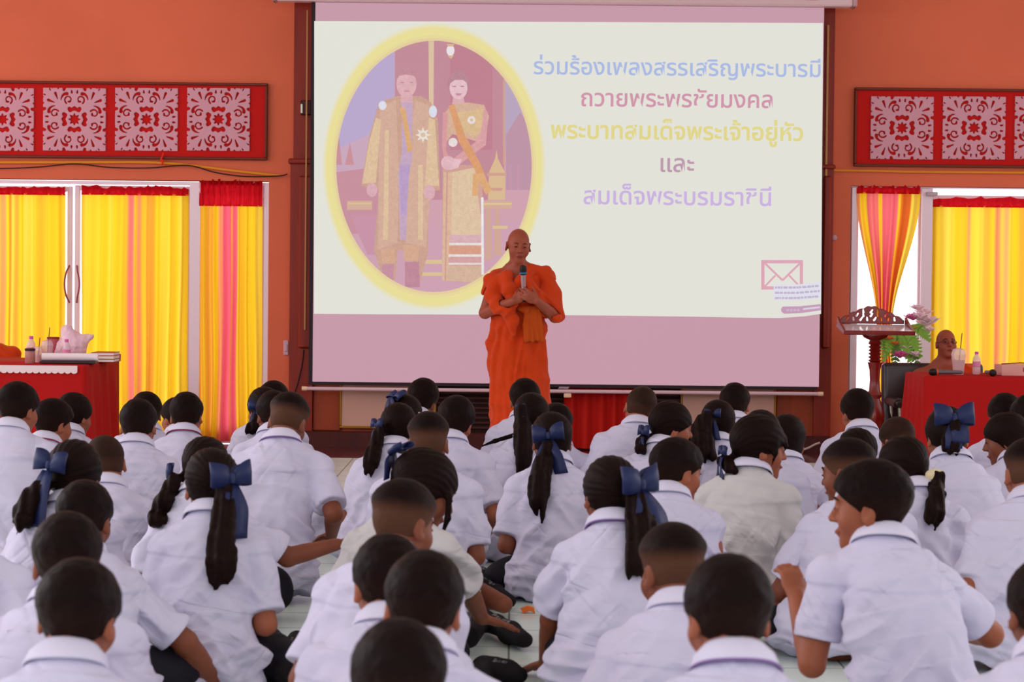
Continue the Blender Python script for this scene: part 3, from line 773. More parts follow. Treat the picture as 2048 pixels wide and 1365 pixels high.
# ------------------------------------------------------------------ cut-out ornament boards
def seg2(a, b, p, q, ra, rb):
    px, py = p; qx, qy = q; dx, dy = qx - px, qy - py
    t = np.clip(((a - px) * dx + (b - py) * dy) / (dx * dx + dy * dy), 0, 1)
    return np.hypot(a - px - t * dx, b - py - t * dy) - (ra + (rb - ra) * t)
def path2(a, b, pts, r0, r1):
    d = None; n = len(pts) - 1
    for i in range(n):
        e = seg2(a, b, pts[i], pts[i + 1], r0 + (r1 - r0) * i / n, r0 + (r1 - r0) * (i + 1) / n)
        d = e if d is None else np.minimum(d, e)
    return d
def ornament(P):
    x = np.abs(P[:, 0]); y = np.abs(P[:, 2]); a = np.maximum(x, y); b = np.minimum(x, y)
    body = a - .985
    th = np.arctan2(b, a); r = np.hypot(a, b)
    k = np.abs(th) / (math.pi / 4); tri = np.abs(k - .5) * 2
    star_in = r - (.115 + .085 * tri ** 1.3)
    star_out = r - (.175 + .115 * tri ** 1.6)
    holes = [star_in]
    heart = np.minimum(seg2(a, b, (.30, .13), (.33, .16), .075, .06), seg2(a, b, (.32, .05), (.395, .0), .06, .02))
    holes.append(np.maximum(heart, -star_out + .0))
    sp = [(.62 + .0 + (.135 - .016 * i / 3) * math.cos(t), .185 + (.135 - .016 * i / 3) * math.sin(t)) for i, t in enumerate(np.linspace(2.6, -2.9, 16))]
    holes.append(path2(a, b, sp, .024, .016))
    sp = [(.60 + .06 * math.cos(t), .16 + .065 * math.sin(t)) for t in np.linspace(-2.4, -3.9, 5)]
    holes.append(path2(a, b, sp, .016, .016))
    cr = [(.80, .24), (.80, .29), (.78, .34), (.72, .39), (.66, .415), (.60, .42)]
    holes.append(path2(a, b, cr, .055, .008))
    holes.append(seg2(a, b, (.82, .60), (.63, .53), .042, .012))
    holes.append(seg2(a, b, (.90, .09), (.84, .085), .02, .032))
    holes.append(seg2(a, b, (.95, .78), (.90, .75), .022, .01))
    holes.append(seg2(a, b, (1.02, .31), (.93, .33), .06, .045))
    holes.append(seg2(a, b, (1.02, .50), (.965, .515), .05, .02))
    holes.append(seg2(a, b, (1.03, .70), (.985, .70), .04, .02))
    holes.append(seg2(a, b, (1.03, .2), (.985, .2), .03, .012))
    h = holes[0]
    for e in holes[1:]: h = np.minimum(h, e)
    d = np.maximum(body, -h)
    return np.maximum(d, np.abs(P[:, 1]) - .03)
OV, OF = mesh_sdf(ornament, (-1.06, -.07, -1.06), (1.06, .07, 1.06), .0155)
HT = .5 * 127 / 245.9
orn_mesh = None
m_orn = mat('pinkish_foam', '#d59aa8', rough=.8)
m_redfelt = mat('red_felt', '#c4100c', rough=.85, bump=.1, bscale=200)
def ornament_board(label, px0, py0, px1, py1, centers, cy):
    global orn_mesh
    x0, z0, x1, z1 = rect(px0, py0, px1, py1, YW)
    cx = (x0 + x1) / 2
    r = empty('ornament_board', (cx, YW, z0), label, 'wall panel')
    h = z1 - z0; hw = (x1 - x0) / 2; t = .022
    MB().box(-hw + t * .5, -.02, t * .5, hw - t * .5, -.001, h - t * .5).build('red_backing', m_redfelt, r)
    f = MB(); f.box(-hw, -.045, 0, hw, 0, t, .006); f.box(-hw, -.045, h - t, hw, 0, h, .006); f.box(-hw, -.045, t, -hw + t, 0, h - t, .006); f.box(hw - t, -.045, t, hw, 0, h - t, .006)
    f.build('frame', mat('brown_frame', '#6e2a1a', rough=.5), r)
    for c in centers:
        p = at(c, cy, YW - .03)
        if orn_mesh is None:
            o = mesh_np('cutout_ornament', OV * HT, OF, m_orn, r); orn_mesh = o.data
        else: o = link(bpy.data.objects.new('cutout_ornament', orn_mesh), r)
        o.location = (p[0] - cx, -.027, p[2] - z0)
    return r
ornament_board('long red board of pale cut-out ornaments above the left doors', -300, 163, 536, 317, [-283, -139, 5, 149, 293, 437], 239)
ornament_board('long red board of pale cut-out ornaments above the right door', 1707, 179, 2400, 337, [1804, 1948, 2092, 2236], 256)

# ------------------------------------------------------------------ wall clutter
def pxtube(pts, Y, r, n=8):
    return [tuple(at(a, b, Y)) for a, b in pts], r
def cable(name, label, cat, pts, Y, r, m, group=None):
    P = np.array([at(a, b, Y) for a, b in pts])
    t = np.linspace(0, 1, len(P)); tt = np.linspace(0, 1, len(P) * 6)
    # smooth interpolation
    Q = []
    for i in range(len(P) - 1):
        p0 = P[max(i - 1, 0)]; p1 = P[i]; p2 = P[i + 1]; p3 = P[min(i + 2, len(P) - 1)]
        for s in np.linspace(0, 1, 7)[:-1]:
            Q.append(.5 * ((2 * p1) + (p2 - p0) * s + (2 * p0 - 5 * p1 + 4 * p2 - p3) * s * s + (3 * p1 - p0 - 3 * p2 + p3) * s ** 3))
    Q.append(P[-1]); Q = np.array(Q); o0 = Q[0].copy()
    o = MB().tube(Q - o0, r, 8).build(name, m, None, True, tuple(o0))
    return tag(o, label, cat, group)
m_yel = mat('yellow_conduit', '#e8902a', rough=.5); m_blk = mat('black_cable', '#2a1410', rough=.5)
cable('yellow_conduit', 'yellow conduit under the left ornament board, sloping down at its right end', 'pipe', [(-200, 325), (0, 325), (150, 325), (300, 325), (380, 331), (470, 342), (560, 352)], YW - .02, .011, m_yel)
cable('black_cable', 'black cable sagging under the yellow conduit on the left wall', 'cable', [(-200, 336), (0, 337), (80, 334), (150, 328), (220, 335), (300, 336), (375, 331), (430, 345), (490, 353), (558, 352), (575, 348)], YW - .04, .005, m_blk)
cable('yellow_conduit', 'straight yellow conduit under the right ornament board', 'pipe', [(1662, 341), (1750, 342), (1850, 344), (2300, 347)], YW - .02, .010, m_yel)
cable('black_cable', 'thin black cable hanging down the left wooden column', 'cable', [(607, 700), (604, 730), (595, 768), (587, 795), (583, 830), (583, 868)], YW - .1, .005, m_blk)
cable('loose_cable', 'loose pale cables on the dark floor strip below the left board', 'cable', [(640, 905), (690, 908), (740, 911), (800, 906), (880, 912), (990, 908)], 17.7, .008, mat('pale_cable', '#a87078', rough=.5))
cable('white_cable', 'white cable curving on the floor beside the lectern', 'cable', [(1590, 903), (1606, 900), (1618, 896), (1629, 890), (1640, 886)], 18.02, .009, mat('white_cable_skin', '#c9b2a8', rough=.5))
x0, z0, x1, z1 = rect(567, 681, 577, 711, YW)
sw = empty('wall_switch', ((x0 + x1) / 2, YW, z0), 'pale switch plate on the orange wall left of the wooden column', 'switch')
MB().box(-(x1 - x0) / 2, -.012, 0, (x1 - x0) / 2, 0, z1 - z0, .004).build('plate', mat('lilac_plate', '#cfa6b8', rough=.4), sw)
MB().box(-.012, -.018, .03, .012, -.012, .09, .003).build('rocker', MATS['lilac_plate'], sw)
p = at(1668, 476, YW)
br_ = empty('round_wall_fitting', tuple(p), 'small round pale fitting on the orange wall right of the screen', 'fitting')
MB().lathe((0, 0, 0), [(.02, 0), (.026, .006), (.02, .016), (.006, .02)], 16).build('disc', MATS['casing_end_cap'], br_, True).rotation_euler = (math.pi / 2, 0, 0)
x0, z0, x1, z1 = rect(601, 201, 622, 230, YW - .1)
b_ = empty('metal_bracket', ((x0 + x1) / 2, YW - .06, z0), 'dark bracket with a silver edge high on the left wooden column', 'bracket')
MB().box(-(x1 - x0) / 2, -.06, 0, (x1 - x0) / 2, 0, z1 - z0, .006).build('box', m_darkwood, b_)
MB().box(-(x1 - x0) / 2 + .003, -.066, .012, -(x1 - x0) / 2 + .02, -.06, z1 - z0 - .03, .002).build('silver_edge', mat('silver', '#b8b8a8', rough=.3, metal=.6), b_)
rb = cable('red_ribbon', 'scrap of red ribbon at the lower edge of the left ornament board', 'ribbon', [(327, 306), (325, 313), (322, 320), (326, 322), (323, 330)], YW - .06, .008, mat('red_ribbon_cloth', '#e02818', rough=.7))

# ------------------------------------------------------------------ tables
m_tcloth = mat('red_tablecloth', '#ae0404', rough=.85, sheen=.0)
m_lace = mat('lace', '#e8d2d6', rough=.9)
def table(label, clabel, xa, xb, yf, ybk, h, lace_px=None, seed=1, lace_side=1):
    cx, cy = (xa + xb) / 2, (yf + ybk) / 2
    t = empty('table', (cx, cy, 0), label, 'table')
    hw, hd = (xb - xa) / 2 - .02, (ybk - yf) / 2 - .02
    MB().box(-hw, -hd, h - .04, hw, hd, h - .012, .008).build('tabletop', m_brownpanel, t)
    for sx in (-1, 1):
        for sy in (-1, 1):
            MB().box(sx * (hw - .06) - .02, sy * (hd - .06) - .02, 0, sx * (hw - .06) + .02, sy * (hd - .06) + .02, h - .04, .004).build('leg', MATS['silver'], t)
    # cloth: top sheet with folded skirt
    rnd = np.random.RandomState(seed)
    per = []
    n1, n2 = 90, 40
    W, D = (xb - xa) / 2 + .005, (ybk - yf) / 2 + .005
    for i in range(n1): per.append((-W + 2 * W * i / n1, -D, 0, -1))
    for i in range(n2): per.append((W, -D + 2 * D * i / n2, 1, 0))
    for i in range(n1): per.append((W - 2 * W * i / n1, D, 0, 1))
    for i in range(n2): per.append((-W, D - 2 * D * i / n2, -1, 0))
    per = np.array(per); n = len(per)
    ph = np.cumsum(rnd.uniform(.4, 1.6, n)); ph = ph / ph[-1] * 2 * math.pi * 26
    side = np.abs(per[:, 2]) > 0
    rows = [0, .012, .05, .12, .25, .4, .55, .7, .85, 1.0]
    V = []
    zt = h - .004
    for k, r in enumerate(rows):
        a = np.where(side, .020, .005) * min(1, r * 2.2) * np.sin(ph) + .03 * r
        a = a + (.004 if k else -.006)
        for j in range(n):
            V.append((per[j, 0] + per[j, 2] * a[j], per[j, 1] + per[j, 3] * a[j], (zt - r * (zt - .03)) if k else zt + .003))
    Fc = []
    for k in range(len(rows) - 1):
        for j in range(n): Fc.append([k * n + j, (k + 1) * n + j, (k + 1) * n + (j + 1) % n, k * n + (j + 1) % n])
    Fc.append(list(range(n)))
    c = empty('tablecloth', (cx, cy, 0), clabel, 'tablecloth')
    mesh_np('red_cloth', np.array(V), Fc, m_tcloth, c)
    if lace_px:
        xs, xe = lace_px
        m = int((xe - xs) / .045); mb = MB()
        for i in range(m):
            x = xs + (xe - xs) * i / m - cx; wd = (xe - xs) / m
            mb.prism([(x, h - .004)] + [(x + wd * (.5 + .5 * math.cos(a)), h - .045 + .016 * math.sin(a)) for a in np.linspace(math.pi, 2 * math.pi, 7)] + [(x + wd, h - .004)], -D - .02, -D - .014)
        mb.build('lace_edging', m_lace, c)
    return t
HT_ = .735
p1 = on_floor(170, 731, HT_)
table('table under a red cloth in front of the left doors', 'red tablecloth with white lace edging on the cluttered left table', -5.4, p1[0], p1[1], p1[1] + 1.35, HT_, (p1[0] - 1.0, p1[0] - .05), 2)
p2 = on_floor(1850, 752.5, HT_)
table('table under a plain red cloth in front of the right monk', 'plain red tablecloth on the table in front of the seated monk', p2[0], 5.2, p2[1], p2[1] + .72, HT_, None, 5)
TLY, TRY = p1[1], p2[1]

# ------------------------------------------------------------------ things on the tables
m_pet = mat('clear_plastic', '#f0d2dc', rough=.12, spec=.5, alpha=.55)
m_pinkcap = mat('pink_cap', '#e05aa8', rough=.4); m_white = mat('white_paper', '#f0e2e8', rough=.7)
m_drink = mat('milky_drink', '#d8a088', rough=.4); m_straw = mat('dark_straw', '#7a3028', rough=.5)
def on_table(px, Y): return np.array([at(px, 730, Y)[0], Y, HT_ + .001])
def bottle(px, Y, label, s=1.0, group=None):
    r = empty('water_bottle', tuple(on_table(px, Y)), label, 'bottle', group)
    MB().lathe((0, 0, 0), [(.026 * s, 0), (.03 * s, .006 * s), (.03 * s, .05 * s), (.027 * s, .056 * s), (.03 * s, .062 * s), (.03 * s, .1 * s), (.026 * s, .125 * s), (.014 * s, .146 * s), (.0125 * s, .155 * s)], 18).build('bottle_body', m_pet, r, True)
    MB().lathe((0, 0, .15 * s), [(.0145 * s, 0), (.0145 * s, .018 * s), (.012 * s, .02 * s)], 14).build('cap', m_pinkcap, r, True)
    MB().lathe((0, 0, .062 * s), [(.0305 * s, 0), (.0308 * s, .034 * s)], 18).build('label_band', mat('pink_label', '#e88cb8', rough=.5), r, True)
    return r
def cup(px, Y, label, s=1.0, fill=.6):
    r = empty('iced_drink_cup', tuple(on_table(px, Y)), label, 'cup')
    MB().lathe((0, 0, 0), [(.03 * s, 0), (.042 * s, .11 * s), (.044 * s, .115 * s), (.043 * s, .12 * s), (.034 * s, .145 * s), (.012 * s, .155 * s)], 18).build('plastic_cup', m_pet, r, True)
    MB().lathe((0, 0, .004), [(.027 * s, 0), (.027 * s + .012 * s * fill, .11 * s * fill)], 16).build('drink', m_drink, r, True)
    MB().tube([(0, 0, .03 * s), (.01 * s, 0, .15 * s), (.018 * s, 0, .24 * s)], .0032, 8).build('straw', m_straw, r, True)
    return r
Y1 = TLY + .45
bottle(62, Y1 + .1, 'clear water bottle with pink cap behind the dark-lidded jar', 1.1)
bottle(133, Y1 - .05, 'clear water bottle with pink cap in front of the plastic bag', 1.0)
cup(76, Y1 - .02, 'plastic cup with a leaning dark straw beside the left water bottle', .75)
cup(94, Y1 + .05, 'plastic cup of brown drink with upright straw in the middle of the left table', 1.05)
r = empty('glass_jar', tuple(on_table(60, TLY + .22)), 'short jar with a dark lid at the left front of the table', 'jar')
MB().lathe((0, 0, 0), [(.034, 0), (.037, .01), (.037, .08), (.033, .09)], 18).build('jar_body', mat('jar_content', '#b4746c', rough=.3), r, True)
MB().lathe((0, 0, .09), [(.038, 0), (.038, .016), (.034, .018)], 18).build('lid', mat('black_lid', '#2e1014', rough=.4), r, True)
r = empty('coffee_mug', tuple(on_table(106, Y1 + .25)), 'tall brown-rimmed tumbler behind the cups', 'tumbler')
MB().lathe((0, 0, 0), [(.034, 0), (.045, .16), (.045, .165)], 18).build('tumbler_body', mat('brown_tumbler', '#c4606a', rough=.4), r, True)
MB().lathe((0, 0, .165), [(.047, 0), (.047, .012), (.04, .014)], 18).build('rim', mat('brown_rim', '#8c2c20', rough=.4), r, True)
# plastic bag: a crumpled pale blob
def bagf(P):
    q = P - np.array([0, 0, .12]); 
    d = ell(q, (0, 0, -.04), (.11, .07, .09)); d = smin(d, cap(q, (.02, 0, 0), (-.02, .0, .10), .09, .05), .05); d = smin(d, cap(q, (.05, 0, .02), (.17, 0, .07), .06, .012), .04)
    return d + .012 * perlin(P * 28) + .008 * perlin(P * 60)
V, Fc = mesh_sdf(bagf, (-.2, -.15, -.05), (.25, .15, .35), .009); V[:, 2] = np.maximum(V[:, 2], 0)
o = mesh_np('plastic_bag', V, Fc, mat('pink_white_plastic', '#f6cfe0', rough=.25, spec=.5, alpha=.8), loc=tuple(on_table(140, Y1 + .2)))
tag(o, 'crumpled pale plastic bag standing on the left table', 'bag')
A = on_table(84, TLY + .2); B = on_table(196, TLY + .22)
o = MB().tube([(0, 0, 0), ((B - A)[0], .02, 0)], .028, 18).build('paper_roll', m_white, None, True, (A[0], A[1], HT_ + .050)); tag(o, 'long white roll of paper lying on a dark tray', 'paper roll')
A2 = on_table(78, TLY + .15); B2 = on_table(190, TLY + .15)
o = MB().box(0, 0, 0, (B2 - A2)[0], .14, .02, .006).build('dark_tray', mat('dark_tray_skin', '#3a2226', rough=.4), None, False, (A2[0], A2[1], HT_ + .002)); tag(o, 'dark flat tray under the paper roll', 'tray')
hb = 0.0
for i, (c, wd, lab) in enumerate([('#8a3018', .19, 'red-brown book at the bottom of the pile on the left table'), ('#c8a060', .18, 'tan book in the middle of the pile'), ('#b04030', .17, 'red book on top of the pile on the left table')]):
    r = empty('book', tuple(on_table(208, TLY + .65) + np.array([.006 * i, 0, hb])), lab, 'book', 'pile of books on the left table')
    MB().box(-wd / 2, -.13, 0, wd / 2, .13, .004).build('cover', mat('cover%s' % c[1:], c, rough=.5), r)
    MB().box(-wd / 2 + .004, -.126, .004, wd / 2 - .004, .126, .02).build('pages', m_white, r)
    MB().box(-wd / 2, -.13, .02, wd / 2, .13, .024, .001).build('cover', MATS['cover%s' % c[1:]], r); hb += .0245
o = MB().lathe((0, 0, 0), [(.02, 0), (.022, .05), (.018, .055)], 14).build('small_box', mat('red_tin', '#c03850', rough=.4), None, True, tuple(on_table(236, TLY + .8))); tag(o, 'small red tin at the right end of the left table', 'tin')

Y2 = TRY + .3
cup(1917, Y2, 'tall milky iced drink with a straw in front of the seated monk', 1.22, .72)
bottle(1953, Y2 + .05, 'small clear bottle with pink cap on the right table', .95)
def microphone(px, Y, lab, ang, L=.2):
    r = empty('microphone', tuple(on_table(px, Y) + np.array([0, 0, .023])), lab, 'microphone', rz=ang)
    MB().lathe((0, 0, 0), [(.004, -.03), (.018, -.024), (.025, -.008), (.026, .006), (.023, .02), (.018, .026)], 18).build('head', mat('mic_black', '#1c0a0c', rough=.5), r, True).rotation_euler = (0, math.pi / 2, 0)
    MB().lathe((0, 0, 0), [(.020, .024), (.021, .034), (.018, .036)], 18).build('ring', mat('orange_ring', '#d85a18', rough=.4), r, True).rotation_euler = (0, math.pi / 2, 0)
    MB().lathe((0, 0, 0), [(.017, .034), (.013, L), (.009, L + .012)], 16).build('handle', mat('mic_grey', '#6a6068', rough=.3, metal=.3), r, True).rotation_euler = (0, math.pi / 2, 0)
    return r
microphone(1866, TRY + .1, 'microphone with black head lying at the left end of the right table', .06)
microphone(1986, TRY + .06, 'second microphone lying beside the pale box on the right table', math.radians(95), .16)
x0 = on_table(2001, TRY + .2)
r = empty('cardboard_box', (x0[0], TRY + .16, HT_), 'pale cardboard box at the right edge of the table', 'box')
MB().box(0, 0, 0, .32, .24, .075, .003).build('carton', mat('pale_carton', '#e0a49c', rough=.7), r)
MB().box(.15, -.002, .03, .17, 0, .06).build('printed_mark', mat('red_print', '#b02838'), r)
MB().box(.2, -.002, .03, .24, 0, .06).build('printed_mark', MATS['red_print'], r)
MB().tube([(.02, .1, .08), (.14, .06, .09), (.3, .1, .082)], .004, 8).build('straw', m_straw, r, True)

# ------------------------------------------------------------------ lectern
YLc = 16.9
lx0 = at(1680, 650, YLc)[0]; lx1 = at(1822, 650, YLc)[0]; lc = (lx0 + lx1) / 2; hw = (lx1 - lx0) / 2
ztop = at(1750, 657, YLc)[2]
m_lw = mat('carved_dark_red_wood', '#7a140c', rough=.28, spec=.5, noise=.15, nscale=5, stretch=(5, 5, .8))
lec = empty('lectern', (lc, YLc, 0), 'carved red-brown lectern on a turned post beside the screen', 'lectern')
prof = [(.0, 0), (.20, 0), (.20, .03), (.17, .05), (.10, .07), (.06, .10), (.045, .13), (.06, .16), (.045, .19), (.05, .26), (.075, .34), (.08, .40), (.06, .47), (.042, .52), (.06, .55), (.042, .58), (.036, .66), (.04, .74), (.055, .80)]
top_h = ztop - .04
k = (top_h - .06) / (.80 + .16)
pf = [(r_, z_ * k) for r_, z_ in prof]
z9 = pf[-1][1]
for i in range(6):
    pf += [(.034, z9 + .022 * i * k * 1.2), (.052, z9 + (.022 * i + .011) * k * 1.2)]
pf += [(.04, z9 + .17 * k), (.085, top_h - .03), (.1, top_h - .01)]
MB().lathe((0, 0, 0), pf, 28).build('turned_post', m_lw, lec, True)
tp = MB(); tp.box(-hw, -.2, -.012, hw, .2, .012, .004)
o = tp.build('slanted_desk', m_lw, lec); o.location = (0, .0, top_h + .03); o.rotation_euler = (math.radians(6.5), 0, 0)
o2 = MB().box(-hw + .01, -.19, .0125, hw - .01, .17, .016).build('glossy_top', mat('reflected_window_white', '#f2e4ee', rough=.12, spec=.6), o)  # window reflection on the polish is put in as white base colour
MB().box(-hw, -.205, -.014, hw, -.19, .018, .004).build('front_lip', m_lw, o)
def crest(P):
    u = P[:, 0] / hw; z = P[:, 2]
    topz = .115 * (1 - np.abs(u) ** 1.35) + .015 + .010 * np.abs(np.sin(u * 14))
    d = np.maximum(z - topz, -z); d = np.maximum(d, np.abs(P[:, 0]) - hw * .93)
    hl = None
    for row, (zz_, n_, off) in enumerate([(.038, 10, 0), (.068, 7, .5), (.096, 3, 0)]):
        for i in range(n_):
            uu = (i - (n_ - 1) / 2) * .205 * (1 if row else .95)
            if zz_ > .11 * (1 - abs(uu) ** 1.35) + .004: continue
            e = seg2(P[:, 0], z, (uu * hw - .006, zz_ - .010), (uu * hw + .008 * (1 if i % 2 else -1), zz_ + .010), .0085, .006)
            hl = e if hl is None else np.minimum(hl, e)
    return np.maximum(np.maximum(d, -hl), np.abs(P[:, 1]) - .009)
V, Fc = mesh_sdf(crest, (-hw - .01, -.025, -.02), (hw + .01, .025, .15), .0032)
o3 = mesh_np('carved_crest', V, Fc, m_lw, lec); o3.location = (0, .19, top_h + .07); o3.rotation_euler = (math.radians(-6), 0, 0)
for sx in (-1, 1):
    sd = MB().prism([(-.19, 0), (.19, 0), (.19, .06), (.05, .03), (-.15, .006)], -.008, .008).build('carved_side', m_lw, o); sd.rotation_euler = (0, 0, math.pi / 2); sd.location = (sx * (hw - .01), -.01, .012)
for a in range(3):
    an = a * 2 * math.pi / 3 + .5
    MB().tube([(.05 * math.cos(an), .05 * math.sin(an), .1), (.16 * math.cos(an), .16 * math.sin(an), .06), (.25 * math.cos(an), .25 * math.sin(an), .02)], [.035, .03, .02], 10).build('foot', m_lw, lec, True)

# ------------------------------------------------------------------ flower arrangement by the window
YF = 17.8
fp = at(1822, 655, YF)
fl = empty('flower_arrangement', (fp[0], YF, 0), 'pink and white flower arrangement with drooping ferns behind the lectern', 'flowers')
MB().lathe((0, 0, 0), [(.16, 0), (.15, .02), (.03, .05), (.025, .5), (.03, .62), (.08, .68), (.09, .72)], 20).build('stand', m_gold, fl, True)
rnd = np.random.RandomState(21)
def blossom(c, s, m):
    mb = MB()
    for ringn, (cnt, tilt, rr) in enumerate([(6, .35, 1.0), (6, .8, .75), (4, 1.2, .5)]):
        for i in range(cnt):
            a = 2 * math.pi * (i + .5 * ringn) / cnt
            R = rotz(a) @ roty(-tilt)
            P = np.array([[0, 0, 0], [.5, -.28, .03], [.9, -.2, .1], [1.05, 0, .13], [.9, .2, .1], [.5, .28, .03]]) * s * rr
            Q = np.concatenate([P, P + np.array([0, 0, -.06 * s])]) @ R.T + np.array(c)
            mb.add(Q, [(0, 1, 2, 3, 4, 5), (11, 10, 9, 8, 7, 6)] + [(j, j + 6, (j + 1) % 6 + 6, (j + 1) % 6) for j in range(6)])
    return mb.build('blossom', m, fl)
m_pf = mat('pale_pink_petal', '#f8dbe6', rough=.6); m_pk = mat('magenta_petal', '#e05aa0', rough=.6); m_of = mat('orange_petal', '#f08a48', rough=.6)
for (px_, py_, s, m) in [(1838, 640, .10, m_pf), (1852, 652, .09, m_pf), (1848, 630, .08, m_pf), (1862, 645, .08, m_pf), (1835, 620, .07, m_pf), (1826, 640, .08, m_pk), (1858, 663, .06, m_pf), (1822, 662, .07, m_of),
                         (1790, 690, .05, m_of), (1812, 700, .07, m_pf), (1800, 715, .08, m_pk), (1818, 718, .08, m_pf), (1830, 712, .06, m_pf), (1778, 680, .05, m_of), (1806, 735, .06, m_pk)]:
    c = at(px_, py_, YF - .08 + rnd.uniform(-.08, .1)) - np.array([fp[0], YF, 0])
    blossom(c, s, m)
def frond(p0, p1, droop, wl, m):
    mb = MB(); p0 = np.array(p0); p1 = np.array(p1)
    pts = [p0 + (p1 - p0) * t + np.array([0, 0, droop * 4 * t * (1 - t)]) for t in np.linspace(0, 1, 12)]
    mb.tube(pts, .004, 6)
    T = (p1 - p0) / np.linalg.norm(p1 - p0); S = np.cross(T, [0, 1, 0]); S /= np.linalg.norm(S)
    for i, p in enumerate(pts[1:]):
        w_ = wl * math.sin(math.pi * (i + 1.5) / 13)
        for sg in (-1, 1):
            d = S * sg * w_ + T * w_ * .5; n = np.array([0, .003, 0])
            e = T * .014
            P = [p - e, p + d * .5 - e, p + d, p + d * .5 + e, p + e]
            mb.add([q + n for q in P] + [q - n for q in P], [(0, 1, 2, 3, 4), (9, 8, 7, 6, 5)] + [(j, j + 5, (j + 1) % 5 + 5, (j + 1) % 5) for j in range(5)])
    return mb.build('fern_frond', m, fl)
m_fern = mat('fern_green', '#86b840', rough=.5); m_fern2 = mat('fern_dark_green', '#5c8430', rough=.5)
def rel(px_, py_, dy=0): return at(px_, py_, YF + dy) - np.array([fp[0], YF, 0])
for (a, b, m) in [((1800, 665), (1836, 735), m_fern2), ((1795, 668), (1822, 728), m_fern), ((1805, 660), (1840, 712), m_fern), ((1790, 668), (1768, 720), m_fern), ((1785, 668), (1752, 702), m_fern), ((1796, 670), (1790, 735), m_fern2), ((1815, 655), (1858, 680), m_fern), ((1790, 665), (1775, 700), m_fern)]:
    frond(rel(*a, -.05), rel(*b, -.12), .04, .055, m)
# ================================================================== PEOPLE
import time as _time
def hair_mat(name, dark, light):
    m = bpy.data.materials.new(name); m.use_nodes = True; nt = m.node_tree; N = nt.nodes; L = nt.links; b = N['Principled BSDF']
    a = N.new('ShaderNodeAttribute'); a.attribute_name = 'thin'
    mx = N.new('ShaderNodeMix'); mx.data_type = 'RGBA'; mx.inputs['A'].default_value = (*lin(dark), 1); mx.inputs['B'].default_value = (*lin(light), 1)
    L.new(a.outputs['Fac'], mx.inputs['Factor']); L.new(mx.outputs['Result'], b.inputs['Base Color'])
    tc = N.new('ShaderNodeTexCoord'); n = N.new('ShaderNodeTexNoise'); n.inputs['Scale'].default_value = 260; n.inputs['Detail'].default_value = 2
    L.new(tc.outputs['Object'], n.inputs['Vector']); bp = N.new('ShaderNodeBump'); bp.inputs['Strength'].default_value = .5; bp.inputs['Distance'].default_value = .004
    L.new(n.outputs['Fac'], bp.inputs['Height']); L.new(bp.outputs[0], b.inputs['Normal'])
    b.inputs['Roughness'].default_value = .5; b.inputs['Specular IOR Level'].default_value = .06
    return m
m_hair = hair_mat('black_brown_hair', '#140807', '#56382a')
m_skin = mat('brown_skin', '#955339', rough=.55, spec=.3, noise=.06, nscale=12)
m_skin_d = mat('dark_brown_skin', '#7c422c', rough=.55, spec=.3, noise=.06, nscale=12)
m_shirt = mat('white_school_shirt', '#cac6de', rough=.85, spec=.1)
m_cream = mat('cream_school_shirt', '#c8c4c6', rough=.85, spec=.1)
